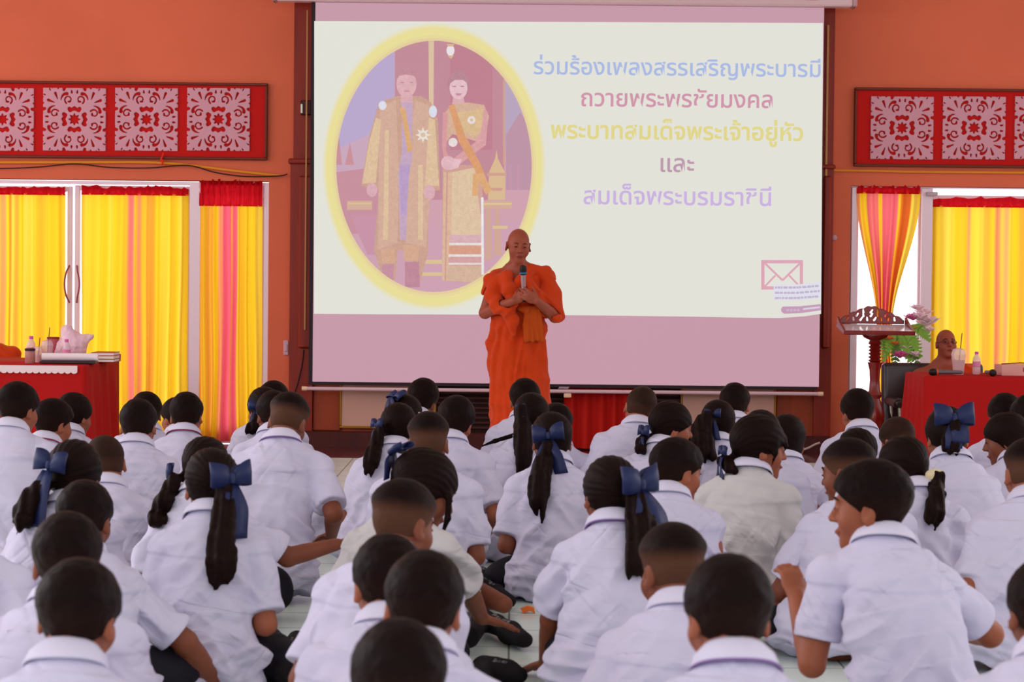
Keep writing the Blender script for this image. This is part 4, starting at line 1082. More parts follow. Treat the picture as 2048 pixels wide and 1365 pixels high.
def crease_nodes(m, strength=.42):
    nt = m.node_tree; N = nt.nodes; L = nt.links; b = N['Principled BSDF']
    tc0 = N.new('ShaderNodeTexCoord'); oi = N.new('ShaderNodeObjectInfo'); sc_ = N.new('ShaderNodeVectorMath'); sc_.operation = 'SCALE'; sc_.inputs[0].default_value = (9, 5, 7)
    L.new(oi.outputs['Random'], sc_.inputs['Scale']); tc = N.new('ShaderNodeVectorMath'); L.new(tc0.outputs['Object'], tc.inputs[0]); L.new(sc_.outputs[0], tc.inputs[1])
    mk = N.new('ShaderNodeTexNoise'); mk.inputs['Scale'].default_value = 5.5; mk.inputs['Detail'].default_value = 1; L.new(tc.outputs[0], mk.inputs['Vector'])
    mkr = N.new('ShaderNodeMapRange'); mkr.inputs['From Min'].default_value = .44; mkr.inputs['From Max'].default_value = .62; L.new(mk.outputs['Fac'], mkr.inputs['Value'])
    hs_ = []
    for ang, sc, off in ((.75, 1.0, 0), (-.75, 1.0, 5), (1.35, 1.25, 9)):
        m1 = N.new('ShaderNodeMapping'); m1.inputs['Rotation'].default_value = (0, ang, 0); m1.inputs['Location'].default_value = (off, off, 0)
        mp = N.new('ShaderNodeMapping'); mp.inputs['Scale'].default_value = (9 * sc, 3.5, 1.7 * sc)
        n = N.new('ShaderNodeTexNoise'); n.inputs['Scale'].default_value = 1.0; n.inputs['Detail'].default_value = 1.2; n.inputs['Distortion'].default_value = .9
        L.new(tc.outputs[0], m1.inputs[0]); L.new(m1.outputs[0], mp.inputs[0]); L.new(mp.outputs[0], n.inputs['Vector'])
        s1 = N.new('ShaderNodeMath'); s1.operation = 'SUBTRACT'; s1.inputs[1].default_value = .5; L.new(n.outputs['Fac'], s1.inputs[0])
        s2 = N.new('ShaderNodeMath'); s2.operation = 'ABSOLUTE'; L.new(s1.outputs[0], s2.inputs[0])
        s3 = N.new('ShaderNodeMath'); s3.operation = 'MINIMUM'; s3.inputs[1].default_value = .11; L.new(s2.outputs[0], s3.inputs[0]); hs_.append(s3)
    a1 = N.new('ShaderNodeMath'); L.new(hs_[0].outputs[0], a1.inputs[0]); L.new(hs_[1].outputs[0], a1.inputs[1])
    a2 = N.new('ShaderNodeMath'); L.new(a1.outputs[0], a2.inputs[0]); L.new(hs_[2].outputs[0], a2.inputs[1])
    bp = N.new('ShaderNodeBump'); bp.inputs['Strength'].default_value = strength; bp.inputs['Distance'].default_value = .10
    a3 = N.new('ShaderNodeMath'); a3.operation = 'MULTIPLY'; L.new(a2.outputs[0], a3.inputs[0]); L.new(mkr.outputs[0], a3.inputs[1]); L.new(a3.outputs[0], bp.inputs['Height']); L.new(bp.outputs[0], b.inputs['Normal'])
crease_nodes(m_shirt); crease_nodes(m_cream)
m_collar = mat('shirt_collar', '#d2cee4', rough=.85, spec=.1)
m_navy = mat('black_navy_cloth', '#1c1a22', rough=.8, spec=.15, bump=.3, bscale=40)
m_sock = mat('black_sock', '#211d20', rough=.95, spec=.1, bump=.4, bscale=300)
m_bow = mat('blue_satin_ribbon', '#1a2450', rough=.5, spec=.3)
m_purple = mat('purple_cord', '#7c5c96', rough=.6); m_redcord = mat('dark_red_cord', '#8c2038', rough=.6)
m_scr = mat('cream_scrunchie', '#e0d0a8', rough=.9, bump=.6, bscale=120)
m_eye = mat('dark_eye', '#140a0a', rough=.5, spec=.3); m_clip = mat('silver_clip', '#e8e8f0', rough=.15, metal=.8)
m_lip = mat('lip', '#8c4038', rough=.5)

def skull(Q):
    return smin(ell(Q, (0, -.012, .035), (.0735, .094, .088)), ell(Q, (0, .026, -.045), (.056, .060, .066)), .05)
def head_sdf(Q, face=True, ear=1.0, stick=0.0):
    d = skull(Q)
    d = smin(d, ell(Q, (0, .068, -.090), (.022, .018, .018)), .03)
    X = np.abs(Q[:, 0]); M = np.stack([X, Q[:, 1], Q[:, 2]], 1)
    d = smin(d, ell(M, (.042, .052, -.022), (.026, .024, .030)), .02)
    if face:
        d = smin(d, ell(Q, (0, .078, .032), (.046, .012, .009)), .018)
        d = smax(d, -ell(M, (.031, .100, .014), (.017, .013, .010)), .012)
        d = smin(d, ell(M, (.031, .078, .012), (.0135, .0125, .0105)), .004)
        d = smin(d, cap(Q, (0, .084, .022), (0, .106, -.017), .0075, .0115), .012)
        d = smin(d, ell(M, (.012, .093, -.021), (.0085, .010, .0075)), .008)
        d = smin(d, ell(Q, (0, .087, -.049), (.024, .010, .0055)), .005)
        d = smin(d, ell(Q, (0, .085, -.060), (.020, .011, .0065)), .005)
    Re = rotz(-.45 - stick * 40) @ rotx(.12)
    e = ell(M, (.078 + stick, -.012, -.002), (.009, .021 * ear, .033 * ear), Re)
    e = smax(e, -ell(M, (.089 + stick, -.004, .001), (.008, .012 * ear, .021 * ear), Re), .006)
    d = smin(d, e, .008)
    return d
def hairline(Q, slope, off, nape):
    """>0 where there is no hair"""
    front = -(Q[:, 2] - (off + slope * Q[:, 1])) / math.sqrt(1 + slope * slope)
    low = nape - Q[:, 2]
    return np.maximum(front, low)

def ik(S, W, l1, l2, pole):
    S = np.array(S, float); W = np.array(W, float); v = W - S; L = np.linalg.norm(v); mxl = (l1 + l2) * .995
    if L > mxl: 
        W = S + v / L * mxl; v = W - S; L = mxl
    T = v / L; a = (l1 * l1 - l2 * l2 + L * L) / (2 * L); h = math.sqrt(max(l1 * l1 - a * a, 0))
    p = np.array(pole, float); p = p - T * (p @ T); p /= np.linalg.norm(p) + 1e-9
    return S + T * a + p * h, W

def hand_prims(W, d, n, side, curl, k=1.0):
    """list of capsules/ellipsoid for one hand. d: finger direction, n: back-of-hand normal, side: +1 right hand"""
    d = np.array(d, float); d /= np.linalg.norm(d); n = np.array(n, float); n = n - d * (n @ d); n /= np.linalg.norm(n)
    t = np.cross(d, n) * side        # towards little finger
    out = [('ell', W + d * .045 * k, (.040 * k, .052 * k, .0165 * k), np.stack([t, d, n], 1))]
    for i, (o, ln) in enumerate([(-.030, .062), (-.010, .072), (.010, .068), (.029, .052)]):
        b = W + d * (.083 - .006 * (i in (0, 3))) * k + t * o * k; ca = curl * (1 + .12 * i)
        d1 = d * math.cos(ca * .6) - n * math.sin(ca * .6) + t * (o * 1.8); d1 /= np.linalg.norm(d1)
        d2 = d1 * math.cos(ca) - n * math.sin(ca); d2 /= np.linalg.norm(d2)
        m = b + d1 * ln * .52 * k; e = m + d2 * ln * .48 * k
        out += [('cap', b - d1 * .01, m, .0095 * k, .0085 * k), ('cap', m, e, .0085 * k, .0072 * k)]
    b = W + d * .022 * k - t * .026 * k; d1 = d * .72 - t * .62 - n * (.15 + .35 * curl); d1 /= np.linalg.norm(d1)
    m = b + d1 * .036 * k; d2 = d1 * .8 + d * .45 - n * .3 * curl; d2 /= np.linalg.norm(d2); e = m + d2 * .03 * k
    out += [('cap', b, m, .0125 * k, .0098 * k), ('cap', m, e, .0098 * k, .008 * k)]
    return out
def prim_eval(P, prims, k):
    d = None
    for q in prims:
        e = ell(P, q[1], q[2], q[3]) if q[0] == 'ell' else cap(P, q[1], q[2], q[3], q[4])
        d = e if d is None else smin(d, e, k)
    return d

def folds(L, seed, amp=1.0):
    """cloth relief in the body frame (x across, y forward, z up); metres"""
    x, y, z = L[:, 0], L[:, 1], L[:, 2]
    o = seed * 3.17
    def ridge(n): return 1 - np.abs(np.clip(n * 2.2, -1, 1))
    a = .75
    q1 = np.stack([(x * math.cos(a) + z * math.sin(a)) * 13 + o, (-x * math.sin(a) + z * math.cos(a)) * 2.6, y * 3 + o], 1)
    q2 = np.stack([(x * math.cos(-a) + z * math.sin(-a)) * 13 - o, (-x * math.sin(-a) + z * math.cos(-a)) * 2.6, y * 3 - o], 1)
    s = sstep(-.07, .07, x + .05 * math.sin(o))
    dg = ridge(perlin(q1)) * s + ridge(perlin(q2)) * (1 - s)
    low = 1 - sstep(.30, .50, z)
    f = (dg - .55) * .050 * (.16 + .84 * low)
    q3 = np.stack([x * 5 + o, y * 5, z * 20 + x * 6 * math.sin(o)], 1)
    f += (ridge(perlin(q3)) - .55) * .036 * (1 - sstep(.14, .30, z))
    f += perlin(np.stack([x * 6 + o, y * 6 + 2, z * 5 - o], 1)) * .020 * (.35 + .65 * low)
    f += perlin(np.stack([x * 24 + o, y * 20, z * 17], 1)) * .006
    return f * amp

def ribbon_bow(parent, c, Rw, s=1.0, tails=.2, mtl=None, splay=.35, hang=None):
    """c centre (local to parent), Rw columns: across, outward, up"""
    V = []; Fc = []
    across, outw, upv = Rw[:, 0], Rw[:, 1], Rw[:, 2]
    for sg in (-1, 1):
        n = 18; base = len(V)
        for i in range(n):
            t = i / n
            lx = sg * .060 * s * (1 - math.cos(2 * math.pi * t)) / 2 + sg * .006
            ly = .015 * s * math.sin(2 * math.pi * t) + .010 * s
            w = (.013 + .024 * math.sin(math.pi * t) ** .7 * (1 if t < .5 else .9)) * s
            for j in (-1, 0, 1):
                p = across * lx + outw * (ly + (.004 * s if j == 0 else 0)) + upv * (j * w + .016 * s * math.sin(math.pi * t) + .004 * math.sin(9 * t + sg))
                V.append(c + p)
        for i in range(n):
            for j in (0, 1):
                a = base + i * 3 + j; b = base + ((i + 1) % n) * 3 + j
                Fc.append([a, b, b + 1, a + 1] if sg > 0 else [a + 1, b + 1, b, a])
    dn = np.array([0, 0, -1.0])
    for sg in (-1, 1):
        n = 10; base = len(V)
        for i in range(n):
            t = i / (n - 1)
            ctr = c + across * sg * (.008 + splay * .11 * t ** .8) * s + outw * (.016 + .02 * math.sin(t * 2.5)) * s + (upv * -.02 + dn * tails * t * (1 + .12 * sg))
            if hang is not None: ctr = ctr + hang * t
            w = (.012 + .016 * min(1, t * 2.2)) * s
            for j in (-1, 1): V.append(ctr + across * j * w + outw * .004 * math.sin(7 * t + j))
        for i in range(n - 1):
            a = base + 2 * i; Fc.append([a, a + 1, a + 3, a + 2])
    mb = MB(); mb.add(V, Fc)
    prof = [(.4, -1), (.85, -.7), (1, 0), (.85, .7), (.4, 1)]
    kv = []; kf = []; nn = 10
    for (r, z) in prof:
        for i in range(nn):
            a = 2 * math.pi * i / nn
            kv.append(c + across * math.cos(a) * r * .012 * s + outw * (math.sin(a) * r * .014 + .012) * s + upv * z * .016 * s)
    for k in range(4):
        for i in range(nn): kf.append((k * nn + i, k * nn + (i + 1) % nn, (k + 1) * nn + (i + 1) % nn, (k + 1) * nn + i))
    mb.add(kv, kf)
    o = mb.build('hair_bow', mtl or m_bow, parent, True)
    md = o.modifiers.new('thickness', 'SOLIDIFY'); md.thickness = .003; md.offset = 0
    return o

GRP = None
def person(kind, hx, ty, s, label, yaw=0, nod=8, tilt=0, byaw=0, roll=0, hip=(0, -.10), w=1.0, hair='crop', shirt=None, L=('lap',), R=('lap',),
           collar=True, cord=None, legs='cross', lside=1, pony=None, bow=None, clip=None, hs=1.0, face=False, feet=None, bulge=.05, seed=None, neckv=(0, -.040, -.030),
           skin=None, hem=None, untuck=None, sleeve=None, slf=None, dz=0.0, strands=None, group='students seated on the hall floor', fold=1.0, scrunchie=False):
    seed = seed if seed is not None else int(hx * 7 + ty) % 97
    rnd = np.random.RandomState(seed)
    girl = kind == 'girl'
    if legs == 'cross' and (s < 470 or hx < 100): legs = 'fwd'
    Y = F / s
    C = at(hx, ty, Y) - np.array([0, 0, .126 * hs])
    a_ = math.radians
    Rh = rotz(a_(yaw)) @ rotx(a_(-nod)) @ roty(a_(tilt))
    Rb = rotz(a_(byaw))
    B = C + Rh @ np.array([0, -.030, -.070]) * hs
    N = B + Rb @ np.array(neckv)
    O = np.array([*(N[:2] + (Rb @ np.array([hip[0], hip[1], 0]))[:2]), 0.0])
    root = empty('person', tuple(O), label, 'person', group)
    C = C - O; B = B - O; N = N - O
    H = np.array([0, 0, .03])
    res = min(.0095, max(.0052, 3.4 / s)); 
    side = Rb @ np.array([math.cos(a_(roll)), 0, -math.sin(a_(roll))])
    fwdv = Rb @ np.array([0, 1.0, 0])
    M = (N + H) / 2 - fwdv * (bulge * 2) + np.array([0, 0, .05])
    ts = np.linspace(0, 1, 9)
    path = [N * (1 - t) ** 2 + 2 * t * (1 - t) * M + t * t * H for t in ts]
    sides = [side * (1 - t) + (Rb @ np.array([1.0, 0, 0])) * t for t in ts[:-1]]
    sw = (.138 if girl else .150) * w
    spd = path[1] - path[0]; spd /= np.linalg.norm(spd)
    SL = N - side * sw + np.array([0, 0, -.088]) + spd * .012; SR = N + side * sw + np.array([0, 0, -.088]) + spd * .012
    wa = np.interp(ts, [0, .08, .18, .32, .5, .75, .92, 1], [.062, .092, .130, .158, .162, .178, .200, .205]) * w * (.91 if girl else .98)
    wb = np.interp(ts, [0, .08, .18, .32, .5, .75, .92, 1], [.056, .072, .090, .108, .116, .130, .160, .165]) * (.5 + .5 * w) * (.95 if girl else 1)
    # arms
    l1, l2 = .255, .225
    arms = []
    for sg, Sj, spec in ((-1, SL, L), (1, SR, R)):
        ex = Rb @ np.array([1.0, 0, 0])
        flat = False; curl = .7
        if spec[0] == 'lap':
            dx = spec[1] if len(spec) > 1 else .13; dy = spec[2] if len(spec) > 2 else .24; dzz = spec[3] if len(spec) > 3 else .18
            W = Rb @ np.array([sg * dx, dy, dzz]); pole = ex * sg * .30 - fwdv * .55 + np.array([0, 0, -.8])
            hd = Rb @ np.array([-sg * .45, .8, -.25]); nn = np.array([0, .25, 1.0])
        elif spec[0] == 'floor':
            W = on_floor(spec[1], spec[2]) - O; W[2] = .058
            pole = ex * sg * .5 - fwdv * .8 + np.array([0, 0, .1])
            hd = np.array([*(W - Sj)[:2], 0.0]) + 1e-3
            if len(spec) > 3: hd = np.array([spec[3], spec[4], 0.0])
            hd = hd / np.linalg.norm(hd) + np.array([0, 0, -.28]); nn = np.array([0, 0, 1.0]); curl = .12; flat = True
        else:   # ('at', px, py, dY, pole_x, pole_y, pole_z)
            W = at(spec[1], spec[2], Y + spec[3]) - O
            pole = np.array(spec[4:7]) if len(spec) > 6 else ex * sg - fwdv * .3 + np.array([0, 0, -.7])
            hd = None; nn = np.array([0, .2, 1.0])
        E, W = ik(Sj, W, l1, l2, pole)
        if hd is None:
            hd = (W - E) / np.linalg.norm(W - E)
            if abs(hd[2]) > .8: nn = fwdv
        arms.append((sg, Sj, E, W, hand_prims(W, hd, nn, sg, curl, .95)))
    # legs
    if legs == 'cross':
        knees = [Rb @ np.array([sg * .255, .27, .12]) for sg in (-1, 1)]
        ankles = [Rb @ np.array([-sg * .06, .36, .07]) for sg in (-1, 1)]
    elif legs == 'fwd':
        knees = [Rb @ np.array([sg * .12, .36, .15]) for sg in (-1, 1)]
        ankles = [Rb @ np.array([-sg * .05, .46, .06]) for sg in (-1, 1)]
    else:
        knees = [Rb @ np.array([-lside * .16, .36, .11]), Rb @ np.array([-lside * .02 + .10, .42, .12])]
        ankles = [Rb @ np.array([lside * .30, .10, .06]), Rb @ np.array([lside * .34, .0, .06])]
    hipsj = [Rb @ np.array([sg * .085, .03, .11]) for sg in (-1, 1)]
    sk = skin or (m_skin_d if rnd.rand() < .4 else m_skin)
    # ---------------- body
    dsh = []
    def body_f(P):
        d = smin(head_sdf((P - C.astype(np.float32)) @ Rh.astype(np.float32) / hs, face) * hs, cap(P, B + Rh @ np.array([0, .012, .01]), N, .050 * hs, .056), .03)
        d = smin(d, cap(P, N, path[2], .056, .085), .05)
        d = smin(d, chain(P, path[2:], [.078, .085, .085, .085, .085, .09, .09]), .03)
        d = smin(d, cap(P, N + spd * .05, SL, .045, .045), .04); d = smin(d, cap(P, N + spd * .05, SR, .045, .045), .04)
        for (sg, Sj, E, W, hp) in arms:
            d = smin(d, chain(P, [Sj, E], [.047, .039]), .03); d = smin(d, chain(P, [E, E + (W - E) * .35, W], [.038, .037, .0255]), .012)
            lo_, hi_ = W - .2, W + .2
            near = ((P > lo_) & (P < hi_)).all(1)
            if near.any():
                d[near] = smin(d[near], prim_eval(P[near], hp, .006), .014)
        if not girl:
            for hj, kn, an in zip(hipsj, knees, ankles):
                d = smin(d, chain(P, [hj, kn], [.075, .058]), .03); d = smin(d, chain(P, [kn, kn + (an - kn) * .4, an], [.056, .050, .036]), .02)
        return d
    allp = np.array([C + .14, C - .14, H] + [a[3] for a in arms] + [a[2] for a in arms] + [SL, SR] + ([] if girl else knees + ankles))
    lo = allp.min(0) - .15; hi = allp.max(0) + .15
    lo[2] = max(lo[2], -.02)
    V, Fc = mesh_sdf(body_f, lo, hi, res)
    V[:, 2] = np.maximum(V[:, 2], .004)
    V = relax(V, Fc, 1, .4)
    mesh_np('body', V, Fc, sk, root)
    # ---------------- hair
    fade = hair == 'fade'; buzz = hair == 'buzz'
    Rhf = Rh.astype(np.float32)
    def to_head(P): return (P - C.astype(np.float32)) @ Rhf / hs
    if not girl:
        def hair_f(P):
            Q = to_head(P); z = Q[:, 2]
            if fade: t = .003 + .019 * sstep(.030, .085, z)
            elif buzz: t = .004 + .006 * sstep(.0, .08, z)
            else: t = .006 + .013 * sstep(-.02, .07, z) + .004 * sstep(.02, .08, Q[:, 1])
            d = skull(Q) - t + .0022 * perlin(Q * 95) + (.004 * perlin(Q * 40) if hair == 'crop' else 0)
            d = smax(d, hairline(Q, .80, -.006, -.082 if not fade else -.070), .008)
            return d * hs
        V, Fc = mesh_sdf(hair_f, C - .15 * hs, C + .15 * hs, min(res, .0075))
        Q = to_head(V.astype(np.float32))
        thin = (1 - sstep(.045 if fade else .015, .092 if fade else .075, Q[:, 2] - .10 * Q[:, 1])) * (1.0 if fade else (.6 if buzz else .10))
        if buzz: thin = np.maximum(thin, .25)
        thin = np.clip(thin + .10 * perlin(Q * 30) * (fade or buzz), 0, 1)
        mesh_np('hair', V, Fc, m_hair, root, attr={'thin': thin})
    else:
        pb = np.array(pony['base'] if pony else (0, -.098, -.02)) if True else None
        def hair_f(P):
            Q = to_head(P); z = Q[:, 2]
            t = .011 + .006 * sstep(-.02, .08, z)
            rel_ = Q - pb.astype(np.float32)
            az = np.arctan2(rel_[:, 0], rel_[:, 2] + 1e-6)
            t = t + .0016 * np.sin(az * 38 + 3 * perlin(Q * 14)) + .003 * perlin(Q * 22)
            d = skull(Q) - t
            d = smax(d, hairline(Q, .62, -.016, -.088), .012)
            if hair == 'bangs':
                d = smin(d, smax(skull(Q) - .014, np.maximum(-(Q[:, 1] - .03), np.abs(Q[:, 2] - .055) - .035), .01), .012)
            if hair == 'long':
                d = smin(d, smax(ell(Q, (0, -.03, -.05), (.088, .075, .13)), hairline(Q, .62, -.03, -.17), .012), .02)
            return d * hs
        parts = [hair_f]
        extra = []
        if pony:
            P0 = C + Rh @ (pb * hs)
            end = at(pony['end'][0], pony['end'][1], Y - .02) - O
            outd = Rh @ np.array([pb[0] * 3, -1.0, .1]); outd /= np.linalg.norm(outd)
            cs = [P0, P0 + outd * .045 + np.array([0, 0, -.012])]
            nseg = 9
            for i in range(1, nseg + 1):
                t = i / nseg
                q = cs[1] * (1 - t) + np.array([end[0], cs[1][1] - .02 * t, end[2]]) * t
                q[0] += pony.get('sway', 0.0) * math.sin(math.pi * t)
                cs.append(q)
            rs = [.022] + list(np.interp(np.linspace(0, 1, nseg + 1), [0, .25, .6, .85, 1], np.array([.024, .036, .034, .022, .009]) * pony.get('r', 1.0)))
            for i in range(2, len(cs)):
                for _ in range(14):
                    if etube(cs[i][None], path, sides, wa + .012, wb + .014)[0] > rs[i] * .75: break
                    cs[i] = cs[i] - fwdv * .01 - np.array([0, .004, 0])
            cs = np.array(cs)
            locks = []
            for kk in range(6):
                an_ = 2 * math.pi * kk / 6 + rnd.rand(); tt = np.linspace(0, 1, len(cs))[:, None]
                offv = np.array([math.cos(an_), .45 * math.sin(an_) - .1, 0]) * np.array(rs)[:, None] * .62
                cut = rnd.uniform(.80, 1.03)
                lc_ = cs + offv * (.5 + .9 * tt); lc_[:, 2] = cs[0][2] + (lc_[:, 2] - cs[0][2]) * (1 - (1 - cut) * tt[:, 0] ** 2)
                lc_[:, 0] += .012 * (rnd.rand() - .5) * 2 * tt[:, 0] ** 2 * 2
                locks.append((lc_, [r_ * .55 for r_ in rs[:-1]] + [.004]))
            def pony_f(P):
                d = chain(P, cs[:-2], rs[:-2], .02) + .006
                for lc_, lr_ in locks: d = smin(d, chain(P, lc_, lr_, .012), .007)
                ax = P - P0.astype(np.float32)
                return d + .0035 * np.sin((P[:, 0] * 190) + 2.2 * perlin(P * np.array([14, 14, 5]))) + .004 * perlin(P * np.array([46, 46, 7]))
            parts.append(pony_f); extra = cs
        if strands:
            for (p_, q_, r_) in strands:
                A_ = C + Rh @ (np.array(p_) * hs); B_ = C + Rh @ (np.array(q_) * hs); m_ = (A_ + B_) / 2 + Rh @ np.array([0.012 * np.sign(p_[0] + 1e-9), .006, 0])
                parts.append(lambda P, A_=A_, B_=B_, m_=m_, r_=r_: chain(P, [A_, m_, B_], [r_, r_ * .9, r_ * .35], .01))
                extra = list(extra) + [A_, B_]
        def allhair(P):
            d = parts[0](P)
            for f_ in parts[1:]: d = smin(d, f_(P), .018)
            return d
        pts = np.array([C - .16, C + .16] + [e - .05 for e in extra] + [e + .05 for e in extra])
        V, Fc = mesh_sdf(allhair, pts.min(0), pts.max(0), min(res, .0075))
        mesh_np('hair', V, Fc, m_hair, root, attr={'thin': np.full(len(V), .03)})
        if bow:
            bp_ = np.array(bow.get('at', tuple(pb)))
            ow = Rh @ np.array([bp_[0] * 1.5, bp_[1] if abs(bp_[1]) > .05 else -.05, bow.get('up', 0.0)]); ow /= np.linalg.norm(ow)
            tl = a_(bow.get('tilt', 0))
            ac = np.cross(np.array([0, 0, 1.0]), ow) * -1; ac /= np.linalg.norm(ac); upv = np.cross(ac, ow); upv = upv if upv[2] > 0 else -upv
            ac2 = ac * math.cos(tl) + upv * math.sin(tl); up2 = -ac * math.sin(tl) + upv * math.cos(tl)
            c0 = C + Rh @ (bp_ * hs) + ow * bow.get('out', .028)
            ribbon_bow(root, c0, np.stack([ac2, ow, up2], 1), bow.get('s', 1.0), bow.get('tails', .17), None, bow.get('splay', .35), np.array(bow.get('hang', (0, -.03, 0))))
        if scrunchie:
            c0 = (extra[0] + extra[1]) / 2
            V, Fc = mesh_sdf(lambda P: ell(P, c0, (.042, .03, .03)) + .006 * perlin(P * 60), c0 - .07, c0 + .07, .006)
            mesh_np('scrunchie', V, Fc, m_scr, root)
    if clip:
        for cpt in clip:
            c0 = C + Rh @ (np.array(cpt) * hs)
            ex_ = Rh @ np.array([0, .03, .0])
            MB().tube([c0 - ex_ * .6, c0, c0 + ex_ * .6], .0045, 8).build('hair_clip', m_clip, root, True)
    if face:
        for sx in (-1, 1):
            e = C + Rh @ (np.array([sx * .031, .0855, .0125]) * hs)
            V, Fc = mesh_sdf(lambda P: ell((P - e.astype(np.float32)) @ Rhf, (0, 0, 0), (.0115, .006, .0048)), e - .02, e + .02, .0022)
            mesh_np('eye', V, Fc, m_eye, root)
            pts = [C + Rh @ (np.array([sx * xx, yy, zz]) * hs) for xx, yy, zz in [(.014, .0895, .034), (.030, .0875, .040), (.048, .0735, .033)]]
            MB().tube(pts, [.0035, .0045, .002], 6).build('eyebrow', m_hair, root, True)
        pts = [C + Rh @ (np.array([xx, yy, -.0545]) * hs) for xx, yy in [(-.023, .083), (-.010, .0935), (0, .095), (.010, .0935), (.023, .083)]]
        MB().tube(pts, [.003, .006, .006, .006, .003], 6).build('lips', m_lip, root, True)
    # ---------------- shirt
    slr = sleeve or (.078 if girl else .072)
    hemz = hem if hem is not None else (.025 if girl else .045)
    sl = []
    for (sg, Sj, E, W, hp) in arms:
        u = (E - Sj) / np.linalg.norm(E - Sj); sl.append((Sj, E, u, Sj + (E - Sj) * (slf if slf else (.86 if girl else .84))))
    nkp = N + (B - N) * .30; nka = (B - N) / np.linalg.norm(B - N)
    def shirt_f(P):
        d = etube(P, path, sides, wa, wb)
        d = smin(d, cap(P, N + np.array([0, 0, -.012]), SL, .050, .056), .05); d = smin(d, cap(P, N + np.array([0, 0, -.012]), SR, .050, .056), .05)
        d = smin(d, ell(P, Rb @ np.array([0, -.01, .10]), (.165 * w + .028, .125 * w + .034, .125)), .05)
        d = smax(d, (P - nkp.astype(np.float32)) @ nka.astype(np.float32), .01)
        d = smax(d, hemz - P[:, 2], .012)
        for (Sj, E, u, hp) in sl:
            end = (P - hp.astype(np.float32)) @ u.astype(np.float32)
            sleeve_d = smax(cap(P, Sj, E + u * .03, .056 * (.6 + .4 * w), slr + .004), end, .006)
            d = smin(d, sleeve_d, .024)
        return d
    allp = np.array([N + .05, N - .05, H, H + [.0, 0, -.06], SL, SR] + [x[3] for x in sl] + path)
    lo = allp.min(0) - .22 * max(1, w); hi = allp.max(0) + .22 * max(1, w); lo[2] = max(-.01, lo[2] + .1); hi[2] = N[2] + .09
    V, Fc = mesh_sdf(shirt_f, lo, hi, res)
    Vn = vnormals(V, Fc)
    Lc = V @ Rb
    f_ = folds(Lc, seed, fold)
    dn_ = np.linalg.norm(V - N, axis=1)
    f_ = f_ * sstep(.07, .16, dn_)
    for (Sj, E, u, hp) in sl:
        near = 1 - sstep(.10, .15, np.linalg.norm(V - hp, axis=1))
        f_ = f_ * (1 - near * sstep(-.06, -.01, (V - hp) @ u))
    # yoke seam across the back
    zy = N[2] - .105 + .02 * np.abs(Lc[:, 0])
    f_ = f_ + .006 * sstep(zy - .004, zy + .003, Lc[:, 2]) * (Lc[:, 1] < (N @ Rb)[1] + .02)
    V = V + Vn * f_[:, None]
    V = relax(V, Fc, 2, .35)
    V[:, 2] = np.maximum(V[:, 2], .006)
    mesh_np('shirt', V, Fc, shirt or m_shirt, root)
    # ---------------- collar and cord
    ax = nka * .75 + np.array([0, 0, .25]); ax /= np.linalg.norm(ax)
    s2 = side - ax * (side @ ax); s2 /= np.linalg.norm(s2); f2 = np.cross(ax, s2); f2 = f2 if f2 @ fwdv > 0 else -f2
    if collar:
        prof = [(.0535, .018), (.0575, .040), (.0625, .043), (.067, .036), (.076, .010), (.0835, -.018), (.0825, -.026), (.076, -.016), (.065, .012)]
        n = 40; V = []; Fc = []
        for i in range(n + 1):
            a = -math.pi / 2 + .45 + math.pi * 2 * (0)  # opening at the front
            a = math.pi / 2 + .38 + (2 * math.pi - .76) * i / n
            ca, sa = math.cos(a), math.sin(a)
            lift = .020 * ca * ca - .012 * max(0, sa); wid = 1 + .06 * ca * ca
            for (r, h) in prof:
                k_ = r * (1.04 if h < .02 else 1.0) * hs
                V.append(N + s2 * ca * k_ * wid + f2 * (sa * k_ * 1.05 + .004) + ax * (h + .012 + lift * (1 if h < .03 else .4)))
        m_ = len(prof)
        for i in range(n):
            for j in range(m_): Fc.append([i * m_ + j, i * m_ + (j + 1) % m_, (i + 1) * m_ + (j + 1) % m_, (i + 1) * m_ + j])
        Fc.append(list(range(m_ - 1, -1, -1))); Fc.append([n * m_ + j for j in range(m_)])
        mesh_np('collar', np.array(V), Fc, m_collar, root)
    if cord:
        pts = []
        for i in range(31):
            a = math.pi / 2 + .5 + (2 * math.pi - 1.0) * i / 30; ca, sa = math.cos(a), math.sin(a)
            k_ = .0875
            pts.append(N + s2 * ca * k_ * 1.07 + f2 * (sa * k_ * 1.05 + .004) + ax * (-.014 + .020 * ca * ca - .012 * max(0, sa)))
        MB().tube(pts, .0032, 6).build('neck_cord', m_redcord if cord == 'red' else m_purple, root, True)
    # ---------------- shorts / skirt
    def low_f(P):
        d = ell(P, Rb @ np.array([0, 0, .11]), (.165 * w, .125 * w, .105))
        k_ = .06 if girl else .04
        for hj, kn, an in zip(hipsj, knees, ankles):
            ke = kn if girl else hj + (kn - hj) * .86
            e = cap(P, hj, ke, .082, .078)
            if girl: e = smin(e, cap(P, kn, kn + (an - kn) * .75, .082, .07), .08)
            d = smin(d, e, k_)
        return d
    allp = np.array(hipsj + knees + ankles); lo = allp.min(0) - .2; hi = allp.max(0) + .2; lo[2] = -.02; hi[2] = .32
    V, Fc = mesh_sdf(low_f, lo, hi, .0105)
    V = V + vnormals(V, Fc) * (perlin(V * np.array([14, 14, 9]) + seed) * .010)[:, None]
    V[:, 2] = np.maximum(V[:, 2], .004)
    mesh_np('skirt' if girl else 'shorts', V, Fc, m_navy, root)
